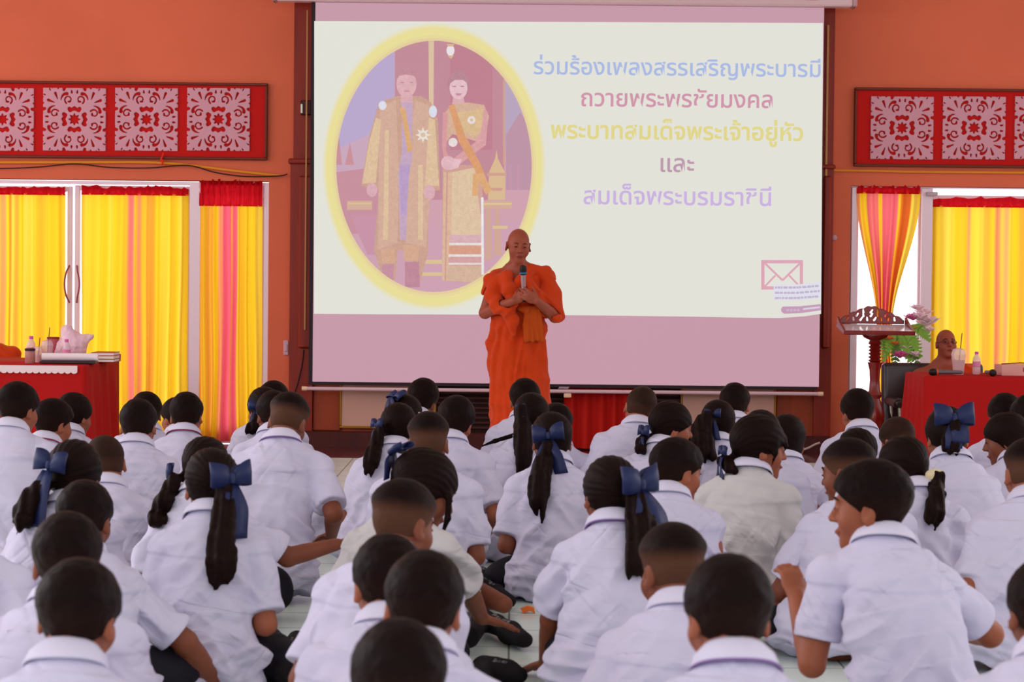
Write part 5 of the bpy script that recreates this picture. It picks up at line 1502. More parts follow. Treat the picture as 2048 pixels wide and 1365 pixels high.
    # ---------------- socked feet asked for: (px, py, heel dx, heel dy, length, roll)
    for ft in (feet or []):
        toe = on_floor(ft[0], ft[1], .04) - O; heel = on_floor(ft[2], ft[3], .05) - O; leg = Rb @ np.array(ft[4]) if len(ft) > 4 else knees[1]
        toe[2] = .042; heel[2] = .05
        dv = toe - heel; ln = np.linalg.norm(dv); dv /= ln
        ball = heel + dv * ln * .66
        perp = np.cross(dv, [0, 0, 1.0])
        up_ = np.array([0, 0, .022])
        V, Fc = mesh_sdf(lambda P: smin(smin(chain(P, [heel, heel + dv * ln * .33 + up_ * .3, ball, toe], [.040, .036, .042, .026], .02), chain(P, [ball + perp * .02, toe + perp * .018], [.030, .024], .02), .02), chain(P, [heel, heel + (leg - heel) * .5], [.036, .042]), .03),
                         np.minimum(np.minimum(toe, heel), leg) - .09, np.maximum(np.maximum(toe, heel), leg) + .09, .007)
        V[:, 2] = np.maximum(V[:, 2], .004)
        so_ = mesh_np('sock', V, Fc, m_sock, root)
        # small pale woven lettering on the sole
        Vn_ = vnormals(V, Fc); vw = np.array([0, -.75, .66])
        for row in (-1, 1):
            mk = MB()
            for i in range(8):
                tgt = heel + dv * ln * (.30 + .055 * i) + np.array([0, -.02, .03]) + np.array([0, -.012, .010]) * row
                sc_ = np.linalg.norm(V - tgt, axis=1) - .05 * (Vn_ @ vw); j = int(np.argmin(sc_)); c_ = V[j] + Vn_[j] * .0012; n_ = Vn_[j]
                e1 = dv - n_ * (dv @ n_); e1 /= np.linalg.norm(e1); e2 = np.cross(n_, e1)
                if i % 4 == 3: continue
                a_1, a_2 = .0042, .0055
                P8 = [c_ + e1 * x_ * a_1 + e2 * y_ * a_2 + n_ * z_ * .0008 for z_ in (-1, 1) for x_, y_ in ((-1, -1), (1, -1), (1, 1), (-1, 1))]
                mk.add(P8, [(0, 3, 2, 1), (4, 5, 6, 7), (0, 1, 5, 4), (1, 2, 6, 5), (2, 3, 7, 6), (3, 0, 4, 7)])
            mk.build('woven_marks', mat('grey_thread', '#6a6468', rough=.8), so_)
    return root
# ---------------------------------------------------------------- left block of students
RC = 'red'; PC = 'purple'
person('boy', 36, 770, 440, 'boy in white shirt at the left edge, in front of the red table, looking right', yaw=-25, w=1.12, hip=(.02, -.12), byaw=-6)
person('boy', 107, 803, 400, 'boy with thick dark hair and red neck cord, beside the left-edge boy', yaw=-40, cord=RC, hip=(.0, -.1), byaw=-10)
person('girl', 149, 790, 372, 'girl with a loose ponytail and small dark bow in front of the left table', yaw=-30, pony=dict(base=(-.02, -.095, -.01), end=(132, 895), r=.9), bow=dict(at=(-.035, -.085, .03), s=.6, tails=.08))
person('boy', 277, 804, 420, 'short-haired boy seen squarely from behind, both ears showing, before the yellow curtain', hair='crop', hip=(.02, -.1))
person('boy', 292, 789, 352, 'boy half hidden behind the square-backed boy, by the left table corner', yaw=25, hip=(-.16, -.08), roll=-6)
person('boy', 352, 800, 322, 'boy mostly hidden behind the red-corded boy, cheek showing', yaw=40, hip=(-.04, -.08))
person('boy', 373, 790, 378, 'boy with a dark red neck cord in front of the yellow curtain gap', cord=RC)
person('boy', 548, 767, 350, 'boy whose head tops the cluster of four before the side pane', hip=(-.1, -.08), yaw=-10)
person('girl', 528, 779, 366, 'girl with a bright blue bow beside the pink striped curtain', yaw=30, hip=(-.18, -.1), roll=-8, pony=dict(base=(-.055, -.085, .0), end=(508, 868), r=.8), bow=dict(at=(-.06, -.085, .02), s=.75, tails=.13))
person('boy', 547, 787, 388, 'dark-haired boy tucked just behind the big boy with the faded haircut', yaw=15, hip=(.12, -.1))
person('boy', 575, 793, 460, 'big boy with a faded haircut and purple neck cord, head bowed', hair='fade', cord=PC, nod=22, tilt=6, yaw=-12, w=1.12, hip=(-.06, -.16), R=('lap', .28, .18, .26))
person('boy', 211, 874, 480, 'boy with a close-cropped nape behind the girl with the long blue ribbon', hair='buzz', yaw=18, hip=(.07, -.1), tilt=-5, bulge=.07)
person('girl', 150, 887, 572, 'girl with a large blue bow and long ribbon tails at the left', yaw=-6, hs=1.06, hip=(-.13, -.1), roll=-4, pony=dict(base=(-.06, -.09, -.02), end=(72, 1048), r=1.25, sway=-.02), bow=dict(at=(-.03, -.102, .045), s=1.05, tails=.22, splay=.22, hang=(-.04, -.05, 0), tilt=6), strands=[((-.085, -.05, -.05), (-.13, -.08, -.16), .012)])
person('girl', 412, 880, 505, 'girl with ponytail on her left and arm stretched out to the right', yaw=-18, hip=(0, -.1), pony=dict(base=(-.07, -.075, -.03), end=(312, 1070), r=1.0), bow=dict(at=(-.085, -.06, -.02), s=.85, tails=.16), R=('at', 672, 1090, .10, .2, -.3, -.9))
person('girl', 424, 904, 590, 'girl in white blouse with a blue bow and very long ponytail down her back', yaw=8, hs=1.04, hip=(.0, -.12), w=1.0, pony=dict(base=(.035, -.098, .005), end=(466, 1180), r=1.15), bow=dict(at=(.04, -.10, .03), s=1.2, tails=.20, splay=.12, hang=(.0, -.06, 0)), legs='side', lside=1, hem=.015, strands=[((-.06, -.08, -.09), (-.02, -.13, -.20), .010)], feet=[(590, 1278, 574, 1345, (.26, .02, .07))])
person('boy', 170, 970, 625, 'boy leaning on his straight right arm, behind two dark-haired boys', hair='crop', hip=(.07, -.12), yaw=-8, R=('floor', 432, 1398), roll=4)
person('boy', 135, 1036, 790, 'second boy from the front in the left corner, only dark hair and shoulders clear', hip=(-.04, -.14), yaw=6)
person('boy', 156, 1131, 930, 'nearest boy in the left corner, dark head out of focus', yaw=-10, cord=None, hip=(0, -.14), tilt=4)
person('boy', -62, 960, 645, 'student at the left frame edge with only a sleeve and arm in view', hip=(0, -.1), R=('lap', .30, .12, .2))
# ---------------------------------------------------------------- centre block
person('boy', 843, 761, 352, 'boy leaning right, his head overlapping the dark louvres under the screen', tilt=14, yaw=-15, hip=(-.22, -.1), roll=10)
person('girl', 812, 794, 372, 'girl with a dark bow on top and a silver clip, behind the small-bow girl', yaw=-20, pony=dict(base=(-.03, -.09, .06), end=(800, 860), r=.8), bow=dict(at=(-.03, -.075, .105), s=.9, tails=.10, up=.1, out=.01), clip=[(.085, -.02, .04)])
person('girl', 796, 811, 408, 'girl with a neat small blue bow and ponytail, leaning left of the buzz-cut boy', yaw=-8, tilt=5, hip=(-.09, -.1), pony=dict(base=(-.055, -.09, -.005), end=(738, 945), r=.95), bow=dict(at=(-.06, -.092, .01), s=.65, tails=.12, splay=.1))
person('boy', 909, 797, 425, 'boy with thick black hair tilting his head right, behind the buzz-cut boy', tilt=12, yaw=-8, nod=10, hip=(-.05, -.12), R=('lap', .26, .2, .2))
person('boy', 857, 832, 485, 'boy with a pale shaved nape and black top hair in the middle of the crowd', hair='fade', hip=(-.02, -.12), w=1.08, legs='side', lside=1, feet=[(1020, 1204, 935, 1165, (.30, .12, .08)), (1000, 1168, 945, 1150, (.3, .14, .07))])
person('girl', 846, 906, 568, 'girl in cream blouse with bowed head, blue bow on her crown', shirt=m_cream, yaw=-66, nod=24, hs=1.14, hip=(-.10, -.14), byaw=-8, face=True, hair='long', pony=None, bow=dict(at=(-.04, -.10, .085), s=.8, tails=.12, up=.1, out=.012), R=('floor', 985, 1305, 1.0, .15), legs='side', lside=1, feet=[(1052, 1282, 965, 1240, (.30, .0, .08))], strands=[((.075, .055, .02), (.07, .085, -.11), .012)])
person('boy', 806, 971, 698, 'faded-haircut boy turned right, ear showing, before the bowed cream-bloused girl', hair='fade', yaw=-38, nod=14, face=True, hip=(-.05, -.14), byaw=-8, legs='side', lside=1, feet=[(1040, 1352, 968, 1338, (.24, .2, .08))])
person('boy', 776, 1080, 800, 'dark-haired boy just behind the front two in the centre', hip=(-.08, -.15), yaw=12)
person('boy', 846, 1114, 900, 'boy with an upright black haircut and both ears showing, second from the front', hip=(-.04, -.14), tilt=5, w=.95)
person('boy', 797, 1254, 1080, 'nearest boy at the bottom centre, cut off by the frame', hip=(0, -.14), yaw=18)
person('boy', 1050, 762, 352, 'boy in front of the orange-robed monk, nearest the screen', hip=(-.10, -.08))
person('girl', 1064, 791, 402, 'girl with a long wavy ponytail and a hair clip in front of the monk', yaw=-14, hip=(-.11, -.1), pony=dict(base=(-.02, -.098, .05), end=(1043, 965), r=1.25, sway=.01), clip=[(.07, -.03, .085)], strands=[((-.06, -.09, -.08), (-.22, -.16, -.15), .012)], bow=dict(at=(-.02, -.1, .055), s=.35, tails=.03))
person('boy', 1113, 812, 376, 'student all but hidden between the two ponytailed girls before the monk', hip=(-.10, -.1))
person('girl', 1104, 830, 455, 'girl with a blue bow, ribbon tails and a ponytail over her left shoulder blade', yaw=6, hs=1.02, hip=(.0, -.12), pony=dict(base=(-.025, -.098, -.01), end=(1072, 1030), r=1.1, sway=-.02), bow=dict(at=(-.02, -.1, .025), s=1.05, tails=.17, splay=.45, tilt=-8), legs='side', lside=-1, feet=[(1042, 1130, 1050, 1168, (-.28, .1, .09))])
person('girl', 1222, 920, 598, 'girl with a big blue bow, propped on her straight left arm', yaw=10, hs=1.05, hip=(-.02, -.12), pony=dict(base=(.045, -.095, .0), end=(1268, 1150), r=1.3, sway=.02), bow=dict(at=(.045, -.098, .04), s=1.3, tails=.20, splay=.35, hang=(.02, -.05, 0)), cord=PC, L=('floor', 1092, 1362, -.5, .8), sleeve=.092, legs='fwd', slf=.78)
# ---------------------------------------------------------------- right block
person('boy', 1280, 775, 378, 'boy with a shaved nape tilting right, before the red cloth under the screen', hair='buzz', tilt=14, hip=(-.20, -.1), roll=6, w=1.1)
person('girl', 1343, 808, 415, 'girl in profile looking right with hair clips and a blue ribbon at the nape', yaw=-72, face=True, byaw=-12, hip=(-.10, -.1), pony=dict(base=(.0, -.10, -.05), end=(1283, 905), r=.7), bow=dict(at=(.01, -.11, -.03), s=.7, tails=.08), clip=[(.03, -.02, .115), (.05, -.04, .10)])
person('girl', 1437, 805, 392, 'girl with a bushy loose ponytail and dark ribbon before the pale whiteboard', yaw=-15, hip=(.0, -.1), pony=dict(base=(-.03, -.095, .04), end=(1412, 918), r=1.7, sway=-.03), bow=dict(at=(-.005, -.105, .05), s=.6, tails=.12))
person('boy', 1470, 771, 345, 'boy with short hair and right ear showing, before the whiteboard', yaw=-10, hip=(.03, -.1))
person('boy', 1522, 827, 445, 'student whose hair just shows above the girl in the cream blouse', hip=(.0, -.1))
person('girl', 1519, 836, 486, 'girl in a cream blouse turned in profile to the right, low ponytail', shirt=m_cream, yaw=-75, nod=6, face=True, hs=1.08, byaw=-10, w=1.08, hip=(-.07, -.12), pony=dict(base=(-.01, -.10, -.04), end=(1468, 942), r=.75), bow=dict(at=(0, -.115, -.02), s=.55, tails=.10), strands=[((.066, .035, .05), (.080, .025, -.05), .009), ((.03, .088, .06), (.062, .075, .0), .007)])
person('girl', 1575, 834, 420, 'girl with shoulder-length black hair behind the cream-bloused girl', yaw=-25, hair='long', hip=(.07, -.1))
person('boy', 1354, 883, 530, 'boy turned right with cropped hair, left of the cream-bloused girl in profile', hair='crop', yaw=-55, nod=8, face=True, hip=(-.02, -.12), byaw=-6)
person('boy', 1716, 783, 372, 'boy in front of the lectern, his left sleeve hanging free', yaw=12, tilt=-4, hip=(-.08, -.1), L=('lap', .24, .2, .2))
person('girl', 1714, 862, 442, 'girl half hidden behind the cropped boy, blue ribbon at her right', yaw=15, hip=(-.08, -.1), pony=dict(base=(.06, -.085, -.06), end=(1752, 955), r=.6), bow=dict(at=(.065, -.085, -.05), s=.6, tails=.07))
person('boy', 1697, 886, 535, 'cropped boy looking left, broad white back and left arm down', hair='fade', yaw=52, nod=8, face=True, w=1.05, hip=(-.10, -.12), L=('floor', 1554, 1292), cord=None, roll=-4)
person('boy', 1797, 837, 405, 'boy with short brown-black hair bending left in front of the right table', hair='buzz', yaw=30, nod=20, tilt=-6, hip=(-.02, -.1))
person('girl', 1812, 880, 505, 'girl with a cream scrunchie and a low ponytail, head bowed to the left', yaw=28, nod=22, tilt=-8, hip=(-.06, -.1), hs=1.04, pony=dict(base=(.03, -.10, -.055), end=(1832, 1045), r=.85), scrunchie=True)
person('girl', 1895, 820, 462, 'girl with a wide blue bow on top of her head, leaning forward on her arm', yaw=4, nod=16, hs=1.05, hip=(.12, -.14), roll=8, w=1.08, pony=dict(base=(0, -.098, .045), end=(1890, 905), r=1.0), bow=dict(at=(0, -.10, .062), s=1.35, tails=.10, splay=.03, out=.02), L=('floor', 1880, 1130), bulge=.07)
person('boy', 2010, 792, 382, 'boy in front of the right table, second from the right edge', hip=(-.08, -.1))
person('boy', 2060, 794, 398, 'boy at the right frame edge before the table, half cut off', yaw=25)
person('girl', 2013, 831, 425, 'girl with bobbed hair in profile looking left at the right edge', yaw=72, nod=12, face=True, hair='long', hip=(.04, -.1))
person('boy', 2056, 887, 545, 'boy with a shaved nape cut off by the right frame edge', hair='fade', hip=(-.10, -.14), w=1.1, L=('lap', .24, .2, .2))
person('boy', 1742, 929, 690, 'stout boy turned left in profile, elbows out, at the right foreground', yaw=68, nod=4, face=True, w=1.06, hs=1.08, hip=(.13, -.16), byaw=-4, roll=5, L=('at', 1592, 1192, .05, -.1, -.3, -1.0), R=('at', 1910, 1262, .26, 1.0, -.4, -.55), legs='cross', slf=.72)
person('boy', 1346, 1059, 755, 'boy with black top hair and a shaved fade, crouched behind the front right boy', hair='fade', yaw=22, nod=10, hip=(-.06, -.14), L=('lap', .26, .18, .12))
person('boy', 1457, 1123, 985, 'nearest boy right of centre, big dark head out of focus', hip=(-.08, -.14), cord=PC, yaw=14)
person('boy', 2092, 1128, 860, 'boy mostly beyond the lower right frame edge', hip=(-.06, -.14))
# ================================================================== MONKS
m_robe = mat('saffron_robe', '#cc3c08', rough=.75, spec=.15, bump=.25, bscale=34, sheen=.1)
m_robe2 = mat('burnt_orange_sash', '#b8480f', rough=.75, spec=.15, bump=.25, bscale=34)
m_mskin = mat('monk_skin', '#9c4a34', rough=.5, spec=.35, noise=.05, nscale=14)
def robe_fold(V, zs, seed=0):
    x, y, z = V[:, 0], V[:, 1], V[:, 2]
    def ridge(n): return 1 - np.abs(np.clip(n * 2.2, -1, 1))
    low = 1 - sstep(zs - .12, zs + .05, z)
    v1 = ridge(perlin(np.stack([x * 19 + .9 * np.sin(z * 3) + seed, y * 10, z * 1.6 + seed], 1))) - .5
    v1b = ridge(perlin(np.stack([x * 9 + z * 5 + seed, y * 5, z * 5 - x * 4], 1))) - .5
    a = .8
    v2 = ridge(perlin(np.stack([(x * math.cos(a) + z * math.sin(a)) * 15, y * 6 + seed, (z * math.cos(a) - x * math.sin(a)) * 3], 1))) - .5
    v3 = ridge(perlin(np.stack([(x * math.cos(-a) + z * math.sin(-a)) * 15 + 4, y * 6 + seed, (z * math.cos(-a) - x * math.sin(-a)) * 3], 1))) - .5
    s = sstep(-.05, .05, x)
    return low * (v1 * .032 + v1b * .026) + (1 - low) * (v2 * s + v3 * (1 - s)) * .030

def facial(root, C, Rh, hs, brow=True):
    Rhf = Rh.astype(np.float32)
    for sx in (-1, 1):
        e = C + Rh @ (np.array([sx * .031, .0855, .0115]) * hs)
        V, Fc = mesh_sdf(lambda P: ell((P - e.astype(np.float32)) @ Rhf, (0, 0, 0), (.0115, .006, .0040)), e - .02, e + .02, .0022)
        mesh_np('eye', V, Fc, m_eye, root)
        pts = [C + Rh @ (np.array([sx * xx, yy, zz]) * hs) for xx, yy, zz in [(.014, .0895, .033), (.030, .0875, .037), (.048, .0735, .030)]]
        MB().tube(pts, [.003, .0035, .002], 6).build('eyebrow', mat('dark_brow', '#4a1810', rough=.7), root, True)
    pts = [C + Rh @ (np.array([xx, yy, -.0545]) * hs) for xx, yy in [(-.023, .083), (-.010, .0935), (0, .095), (.010, .0935), (.023, .083)]]
    MB().tube(pts, [.003, .0055, .006, .0055, .003], 6).build('lips', mat('monk_lip', '#7c2c24', rough=.5), root, True)

def standing_monk():
    S_ = 285.0; Y = F / S_
    O = np.array([at(1038, 700, Y)[0], Y, 0.0])
    q = lambda px, py, dy=0.0: at(px, py, Y + dy) - O
    root = empty('person', tuple(O), 'shaven-headed man in orange robes standing before the screen, holding a microphone', 'person')
    Rh = rotz(math.radians(180 + 9)) @ rotx(math.radians(-9)) @ roty(math.radians(-3))
    hs = 1.02; C = q(1037, 458) - np.array([0, 0, .124 * hs])
    B = C + Rh @ np.array([0, -.02, -.06]); N = q(1036, 538, .02)
    Rhf = Rh.astype(np.float32)
    SLf, SRt = q(991, 560, .02), q(1092, 556, .02)          # left / right in the picture
    EL, ER = q(970, 626, -.02), q(1110, 634, .0)
    WL, WR = q(1027, 602, -.235), q(1074, 602, -.262)
    mic = None
    hl = hand_prims(WL, (.85, -.05, .5), (-.1, -1, .2), +1, .8, .95)
    hr = hand_prims(WR, (-.92, -.22, .5), (-.05, -1, -.1), -1, .75, 1.05)
    hipz = q(1038, 665)[2]
    legs = [[np.array([s * .09, .0, hipz]), np.array([s * .095, -.02, .48]), np.array([s * .10, .03, .08])] for s in (-1, 1)]
    def body(P):
        d = head_sdf((P - C.astype(np.float32)) @ Rhf / hs, True, 1.05, .003) * hs
        d = smin(d, chain(P, [B, N], [.050, .060], .02), .025)
        d = smin(d, etube(P, [N, q(1037, 575, .03), q(1038, 640, .02), q(1038, 668, .02)], (1, 0, 0), [.08, .15, .135, .14], [.06, .10, .10, .10]), .05)
        d = smin(d, cap(P, N, SLf, .05, .050), .04); d = smin(d, cap(P, N, SRt, .05, .050), .04)
        for (Sj, E, W, h) in ((SLf, EL, WL, hl), (SRt, ER, WR, hr)):
            d = smin(d, chain(P, [Sj, E], [.048, .042]), .03); d = smin(d, chain(P, [E, E + (W - E) * .35, W], [.042, .041, .027]), .012)
            near = ((P > W - .22) & (P < W + .22)).all(1)
            if near.any(): d[near] = smin(d[near], prim_eval(P[near], h, .006), .012)
        for l in legs:
            d = smin(d, chain(P, l, [.085, .06, .04]), .03)
            d = smin(d, chain(P, [l[2], l[2] + [0, -.06, -.04], l[2] + [0, -.17, -.055]], [.045, .042, .026]), .02)
        return d
    V, Fc = mesh_sdf(body, (-.42, -.45, -.01), (.42, .3, C[2] + .17), .0062)
    V[:, 2] = np.maximum(V[:, 2], .004); V = relax(V, Fc, 1, .35)
    mesh_np('body', V, Fc, m_mskin, root)
    facial(root, C, Rh, hs)
    # main robe
    pth = [q(1036, 543, .025), q(1037, 565, .03), q(1037, 600, .03), q(1037, 640, .02), q(1036, 690, .02), q(1038, 760, .02), q(1040, 850, .02), np.array([.0, .02, .16])]
    wa = [.085, .165, .165, .180, .205, .198, .208, .215]; wb = [.065, .105, .115, .125, .145, .150, .165, .17]
    def robe(P):
        d = etube(P, pth, (1, 0, 0), wa, wb)
        d = smin(d, cap(P, q(1030, 548, .03), SLf + [.005, .0, .006], .048, .054), .04); d = smin(d, cap(P, q(1042, 546, .03), SRt + [0, 0, .010], .052, .060), .04)
        # bare chest above the crossing edges
        vx = P - q(1037, 533, -.10).astype(np.float32)
        d = smax(d, -ell(vx, (0, 0, 0), (.050, .12, .115), roty(.12)), .012)
        return smax(d, .14 - P[:, 2], .01)
    V, Fc = mesh_sdf(robe, (-.36, -.3, .1), (.36, .32, N[2] + .08), .0068)
    V = V + vnormals(V, Fc) * robe_fold(V, hipz + .1, 2)[:, None]
    mesh_np('robe', V, Fc, m_robe, root)
    # folded outer cloth over both shoulders, draped round the upper arms
    def drape_l(P):
        d = chain(P, [q(1014, 553, -.06), q(993, 566, -.03), q(986, 592, -.07), q(996, 614, -.14), q(1014, 620, -.17), q(1026, 610, -.17)], [.034, .044, .047, .043, .036, .026], .05)
        d = smin(d, chain(P, [q(1002, 550, .02), q(980, 560, .0), q(969, 585, .02)], [.036, .040, .022], .02), .03)
        d = smin(d, chain(P, [q(1012, 550, -.06), q(1018, 580, -.12), q(1026, 606, -.15)], [.04, .048, .035], .02), .03)
        d = smin(d, chain(P, [q(1016, 620, -.15), q(1024, 640, -.15), q(1026, 668, -.15)], [.042, .045, .016], .02), .03)
        d = smax(d, -cap(P, EL, WL, .046, .034), .01)
        return smax(d, -(cap(P, SLf + (EL - SLf) * .35, EL, .050, .046)), .01)
    V, Fc = mesh_sdf(drape_l, np.minimum(q(960, 680, -.3), q(960, 680, .2)), np.maximum(q(1040, 530, -.3), q(1040, 530, .2)), .0055)
    V = V + vnormals(V, Fc) * (robe_fold(V, -9, 7) * .35)[:, None]
    mesh_np('shoulder_cloth', V, Fc, m_robe, root)
    def drape_r(P):
        d = chain(P, [q(1054, 538, .0), q(1088, 547, .01), q(1104, 590, .0), q(1119, 634, .0)], [.034, .048, .056, .034], .03)
        d = smin(d, ell(P, q(1094, 606, -.03), (.070, .075, .125), roty(-.35)), .04)
        d = smin(d, chain(P, [q(1050, 550, -.07), q(1068, 580, -.11), q(1084, 618, -.10), q(1114, 637, -.06)], [.030, .038, .042, .028], .02), .03)
        d = smin(d, chain(P, [q(1060, 543, -.02), q(1040, 562, -.09), q(1020, 590, -.11)], [.04, .032, .02], .02), .02)
        return smax(d, -cap(P, ER + (WR - ER) * .05, WR, .048, .036), .01)
    V, Fc = mesh_sdf(drape_r, np.minimum(q(1000, 680, -.3), q(1000, 680, .2)), np.maximum(q(1140, 525, -.3), q(1140, 525, .2)), .0055)
    V = V + vnormals(V, Fc) * (robe_fold(V, -9, 13) * .6)[:, None]
    mesh_np('shoulder_cloth', V, Fc, m_robe, root)
    # knotted sash with hanging folds
    def sash(P):
        d = chain(P, [q(1038, 618, -.125), q(1054, 621, -.145), q(1082, 617, -.12)], [.018, .026, .018], .01)
        for i, (x0, x1, r) in enumerate([(1048, 1052, .016), (1055, 1057, .018), (1063, 1066, .017), (1071, 1076, .018), (1078, 1085, .015)]):
            d = smin(d, chain(P, [q(x0 + 4 - i, 622, -.14), q((x0 + x1) / 2, 650, -.155 - .01 * (i % 2)), q(x1, 682 - 3 * (i % 2), -.16)], [r * .8, r, r * .9], .01), .012)
        return smax(d, q(1060, 685)[2] - P[:, 2], .006)
    V, Fc = mesh_sdf(sash, np.minimum(q(1030, 692, -.24), q(1030, 692, -.05)), np.maximum(q(1096, 605, -.24), q(1096, 605, -.05)), .005)
    V = V + vnormals(V, Fc) * (perlin(V * np.array([60, 40, 8])) * .004)[:, None]
    mesh_np('waist_sash', V, Fc, m_robe2, root)
    # microphone held in both hands
    a, b = q(1046, 534, -.275), q(1048, 603, -.238); ax = (b - a) / np.linalg.norm(b - a); L = np.linalg.norm(b - a)
    r = empty('microphone', tuple(O + a), 'black handheld microphone with a blue ring held by the standing monk', 'microphone')
    rot = Vector(ax).to_track_quat('Z', 'Y').to_euler()
    for nm, pr, mm in [('grille', [(.006, -.012), (.020, -.006), (.0255, .010), (.0255, .026), (.021, .050), (.019, .056)], mat('mic_black', '#1c0a0c')),
                       ('blue_ring', [(.019, .034), (.027, .036), (.0275, .046), (.022, .050)], mat('blue_band', '#2a6a98', rough=.4)),
                       ('handle', [(.0165, .05), (.0175, .06), (.015, L - .04), (.015, L - .03)], mat('mic_silver', '#a88a94', rough=.3, metal=.3)),
                       ('tail', [(.0152, L - .032), (.0155, L - .004), (.012, L + .004)], MATS['mic_black'])]:
        o = MB().lathe((0, 0, 0), pr, 20).build(nm, mm, r, True); o.rotation_euler = rot
standing_monk()

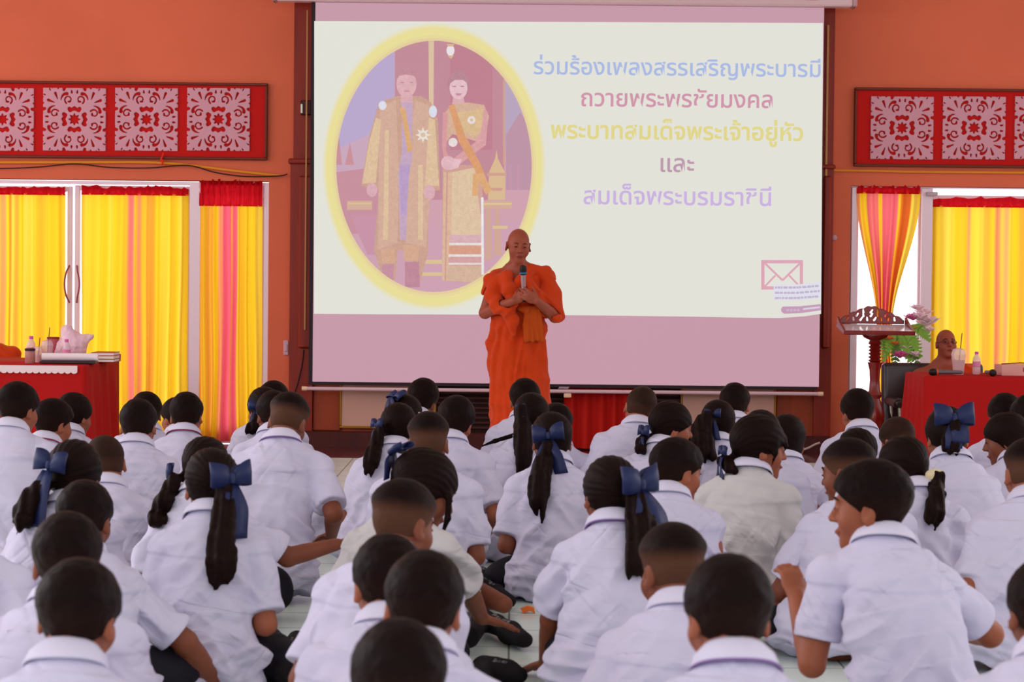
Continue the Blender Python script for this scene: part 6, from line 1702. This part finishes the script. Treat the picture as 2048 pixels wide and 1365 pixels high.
def seated_monk(px, ty, S_, label, seed, glasses, lean=0.0):
    Y = F / S_; hs = .95
    C = at(px, ty, Y) - np.array([0, 0, .124 * hs]); O = np.array([C[0], Y, 0.0])
    root = empty('person', tuple(O), label, 'person')
    C = C - O
    Rh = rotz(math.radians(180 + 6)) @ rotx(math.radians(9)); Rhf = Rh.astype(np.float32)
    B = C + Rh @ np.array([0, -.02, -.06]); N = C + np.array([0, .04, -.165])
    SLf, SRt = N + np.array([-.185, .01, -.085]), N + np.array([.185, .01, -.075])
    hipz = .33; H = np.array([0, .12, hipz])
    EL, ER = SLf + np.array([-.06, -.02, -.25]), SRt + np.array([.05, -.02, -.24])
    WL, WR = EL + np.array([.02, -.18, -.02]), ER + np.array([-.02, -.18, .0])
    hl = hand_prims(WL, (.3, -1, -.2), (0, -.2, 1), +1, .5, .95); hr = hand_prims(WR, (-.3, -1, -.2), (0, -.2, 1), -1, .5, .95)
    kn = [np.array([s * .13, -.20, hipz + .06]) for s in (-1, 1)]; an = [np.array([s * .12, -.16, .06]) for s in (-1, 1)]
    def body(P):
        d = head_sdf((P - C.astype(np.float32)) @ Rhf / hs) * hs
        d = smin(d, chain(P, [B, N], [.058, .066], .02), .025)
        d = smin(d, etube(P, [N, N + [0, .03, -.14], N + [0, .05, -.32], H], (1, 0, 0), [.08, .185, .18, .19], [.065, .12, .14, .14]), .06)
        d = smin(d, cap(P, N, SLf, .055, .062), .05); d = smin(d, cap(P, N, SRt, .055, .062), .05)
        for (Sj, E, W, h) in ((SLf, EL, WL, hl), (SRt, ER, WR, hr)):
            d = smin(d, chain(P, [Sj, E], [.060, .048]), .03); d = smin(d, chain(P, [E, W], [.046, .030]), .012)
            near = ((P > W - .22) & (P < W + .22)).all(1)
            if near.any(): d[near] = smin(d[near], prim_eval(P[near], h, .006), .012)
        for k_, a_ in zip(kn, an):
            d = smin(d, chain(P, [H, k_, a_], [.09, .065, .042]), .03); d = smin(d, chain(P, [a_, a_ + [0, -.05, -.03], a_ + [0, -.15, -.035]], [.045, .042, .025]), .02)
        return d
    V, Fc = mesh_sdf(body, (-.45, -.5, -.01), (.45, .4, C[2] + .17), .0066)
    V[:, 2] = np.maximum(V[:, 2], .004); V = relax(V, Fc, 1, .35)
    mesh_np('body', V, Fc, m_mskin, root)
    facial(root, C, Rh, hs)
    def robe(P):
        d = etube(P, [N + [0, .0, .01], N + [0, .03, -.14], N + [0, .05, -.32], H + [0, 0, .02]], (1, 0, 0), [.09, .198, .195, .21], [.075, .135, .155, .16])
        d = smin(d, cap(P, N, SRt, .064, .076), .05); d = smin(d, chain(P, [SRt, ER], [.076, .070]), .03)
        # one shoulder is left bare: cloth starts below the diagonal edge
        nrm = np.array([-.5, 0, .866], np.float32); d = smax(d, (P - (N + [-.04, 0, -.075]).astype(np.float32)) @ nrm - 0, .012)
        for k_, a_ in zip(kn, an): d = smin(d, chain(P, [H, k_, a_ + [0, 0, .12]], [.115, .09, .09]), .06)
        return d
    V, Fc = mesh_sdf(robe, (-.4, -.4, .06), (.42, .4, N[2] + .1), .0075)
    V = V + vnormals(V, Fc) * robe_fold(V, -9, seed)[:, None]
    mesh_np('robe', V, Fc, m_robe, root)
    if glasses:
        for sx in (-1, 1):
            pts = [C + Rh @ (np.array([sx * .033 + .021 * math.cos(a), .103 - .012 * abs(math.cos(a) * .5 + sx * .5), .010 + .015 * math.sin(a)]) * hs) for a in np.linspace(0, 2 * math.pi, 19)]
            MB().tube(pts, .0016, 6).build('spectacle_rim', m_eye, root, True)
            pts = [C + Rh @ (np.array(v) * hs) for v in [(sx * .054, .094, .014), (sx * .074, .05, .012), (sx * .080, -.005, .014)]]
            MB().tube(pts, .0015, 6).build('spectacle_arm', m_eye, root, True)
    return O
mo = seated_monk(1893, 659, 264, 'shaven-headed man in glasses and orange robe seated behind the right table, one shoulder bare', 4, True)
seated_monk(-30, 622, 253, 'man in orange robe seated at the left frame edge behind the cluttered table', 9, False)

# black padded armchair under the right monk
ch = empty('armchair', (mo[0], mo[1] + .08, 0), 'black padded armchair the right monk sits in', 'chair')
m_leath = mat('black_leather', '#2a1416', rough=.3, spec=.5)
def pad(name, c, r, tilt=0.0, k=6):
    c = np.array(c); r = np.array(r); R = rotx(tilt).astype(np.float32)
    def f(P):
        qv = (P - c.astype(np.float32)) @ R; e = np.abs(qv) - (r - .03).astype(np.float32)
        return np.sqrt((np.maximum(e, 0) ** 2).sum(1)) + np.minimum(e.max(1), 0) - .03
    V, Fc = mesh_sdf(f, c - r * 1.3 - .05, c + r * 1.3 + .05, .012)
    return mesh_np(name, V, Fc, m_leath, ch)
pad('backrest', (-.03, .30, .49), (.39, .06, .27), -.10)
pad('seat', (0, .02, .205), (.26, .26, .05))
for sx in (-1, 1):
    pad('armrest', (sx * .36, .05, .47), (.05, .26, .035))
    MB().tube([(sx * .36, -.16, .45), (sx * .34, -.14, .2), (sx * .30, -.12, .14)], .016, 8).build('arm_post', MATS['silver'], ch, True)
    MB().tube([(sx * .36, .24, .45), (sx * .34, .24, .2), (sx * .30, .22, .14)], .016, 8).build('arm_post', MATS['silver'], ch, True)
    for yy in (-.16, .22): MB().tube([(sx * .22, yy, .17), (sx * .24, yy, .0)], .018, 8).build('leg', MATS['silver'], ch, True)
o = MB().prism([(0, 0), (.03, .01), (.05, .0), (.045, .022), (.02, .03), (-.01, .018)], 0, .03).build('paper_scrap', mat('orange_scrap', '#f07830', rough=.6), None, False, tuple(on_floor(1046, 1228) + np.array([0, 0, .001])))
tag(o, 'small crumpled orange scrap lying on the floor tiles between the students', 'litter')
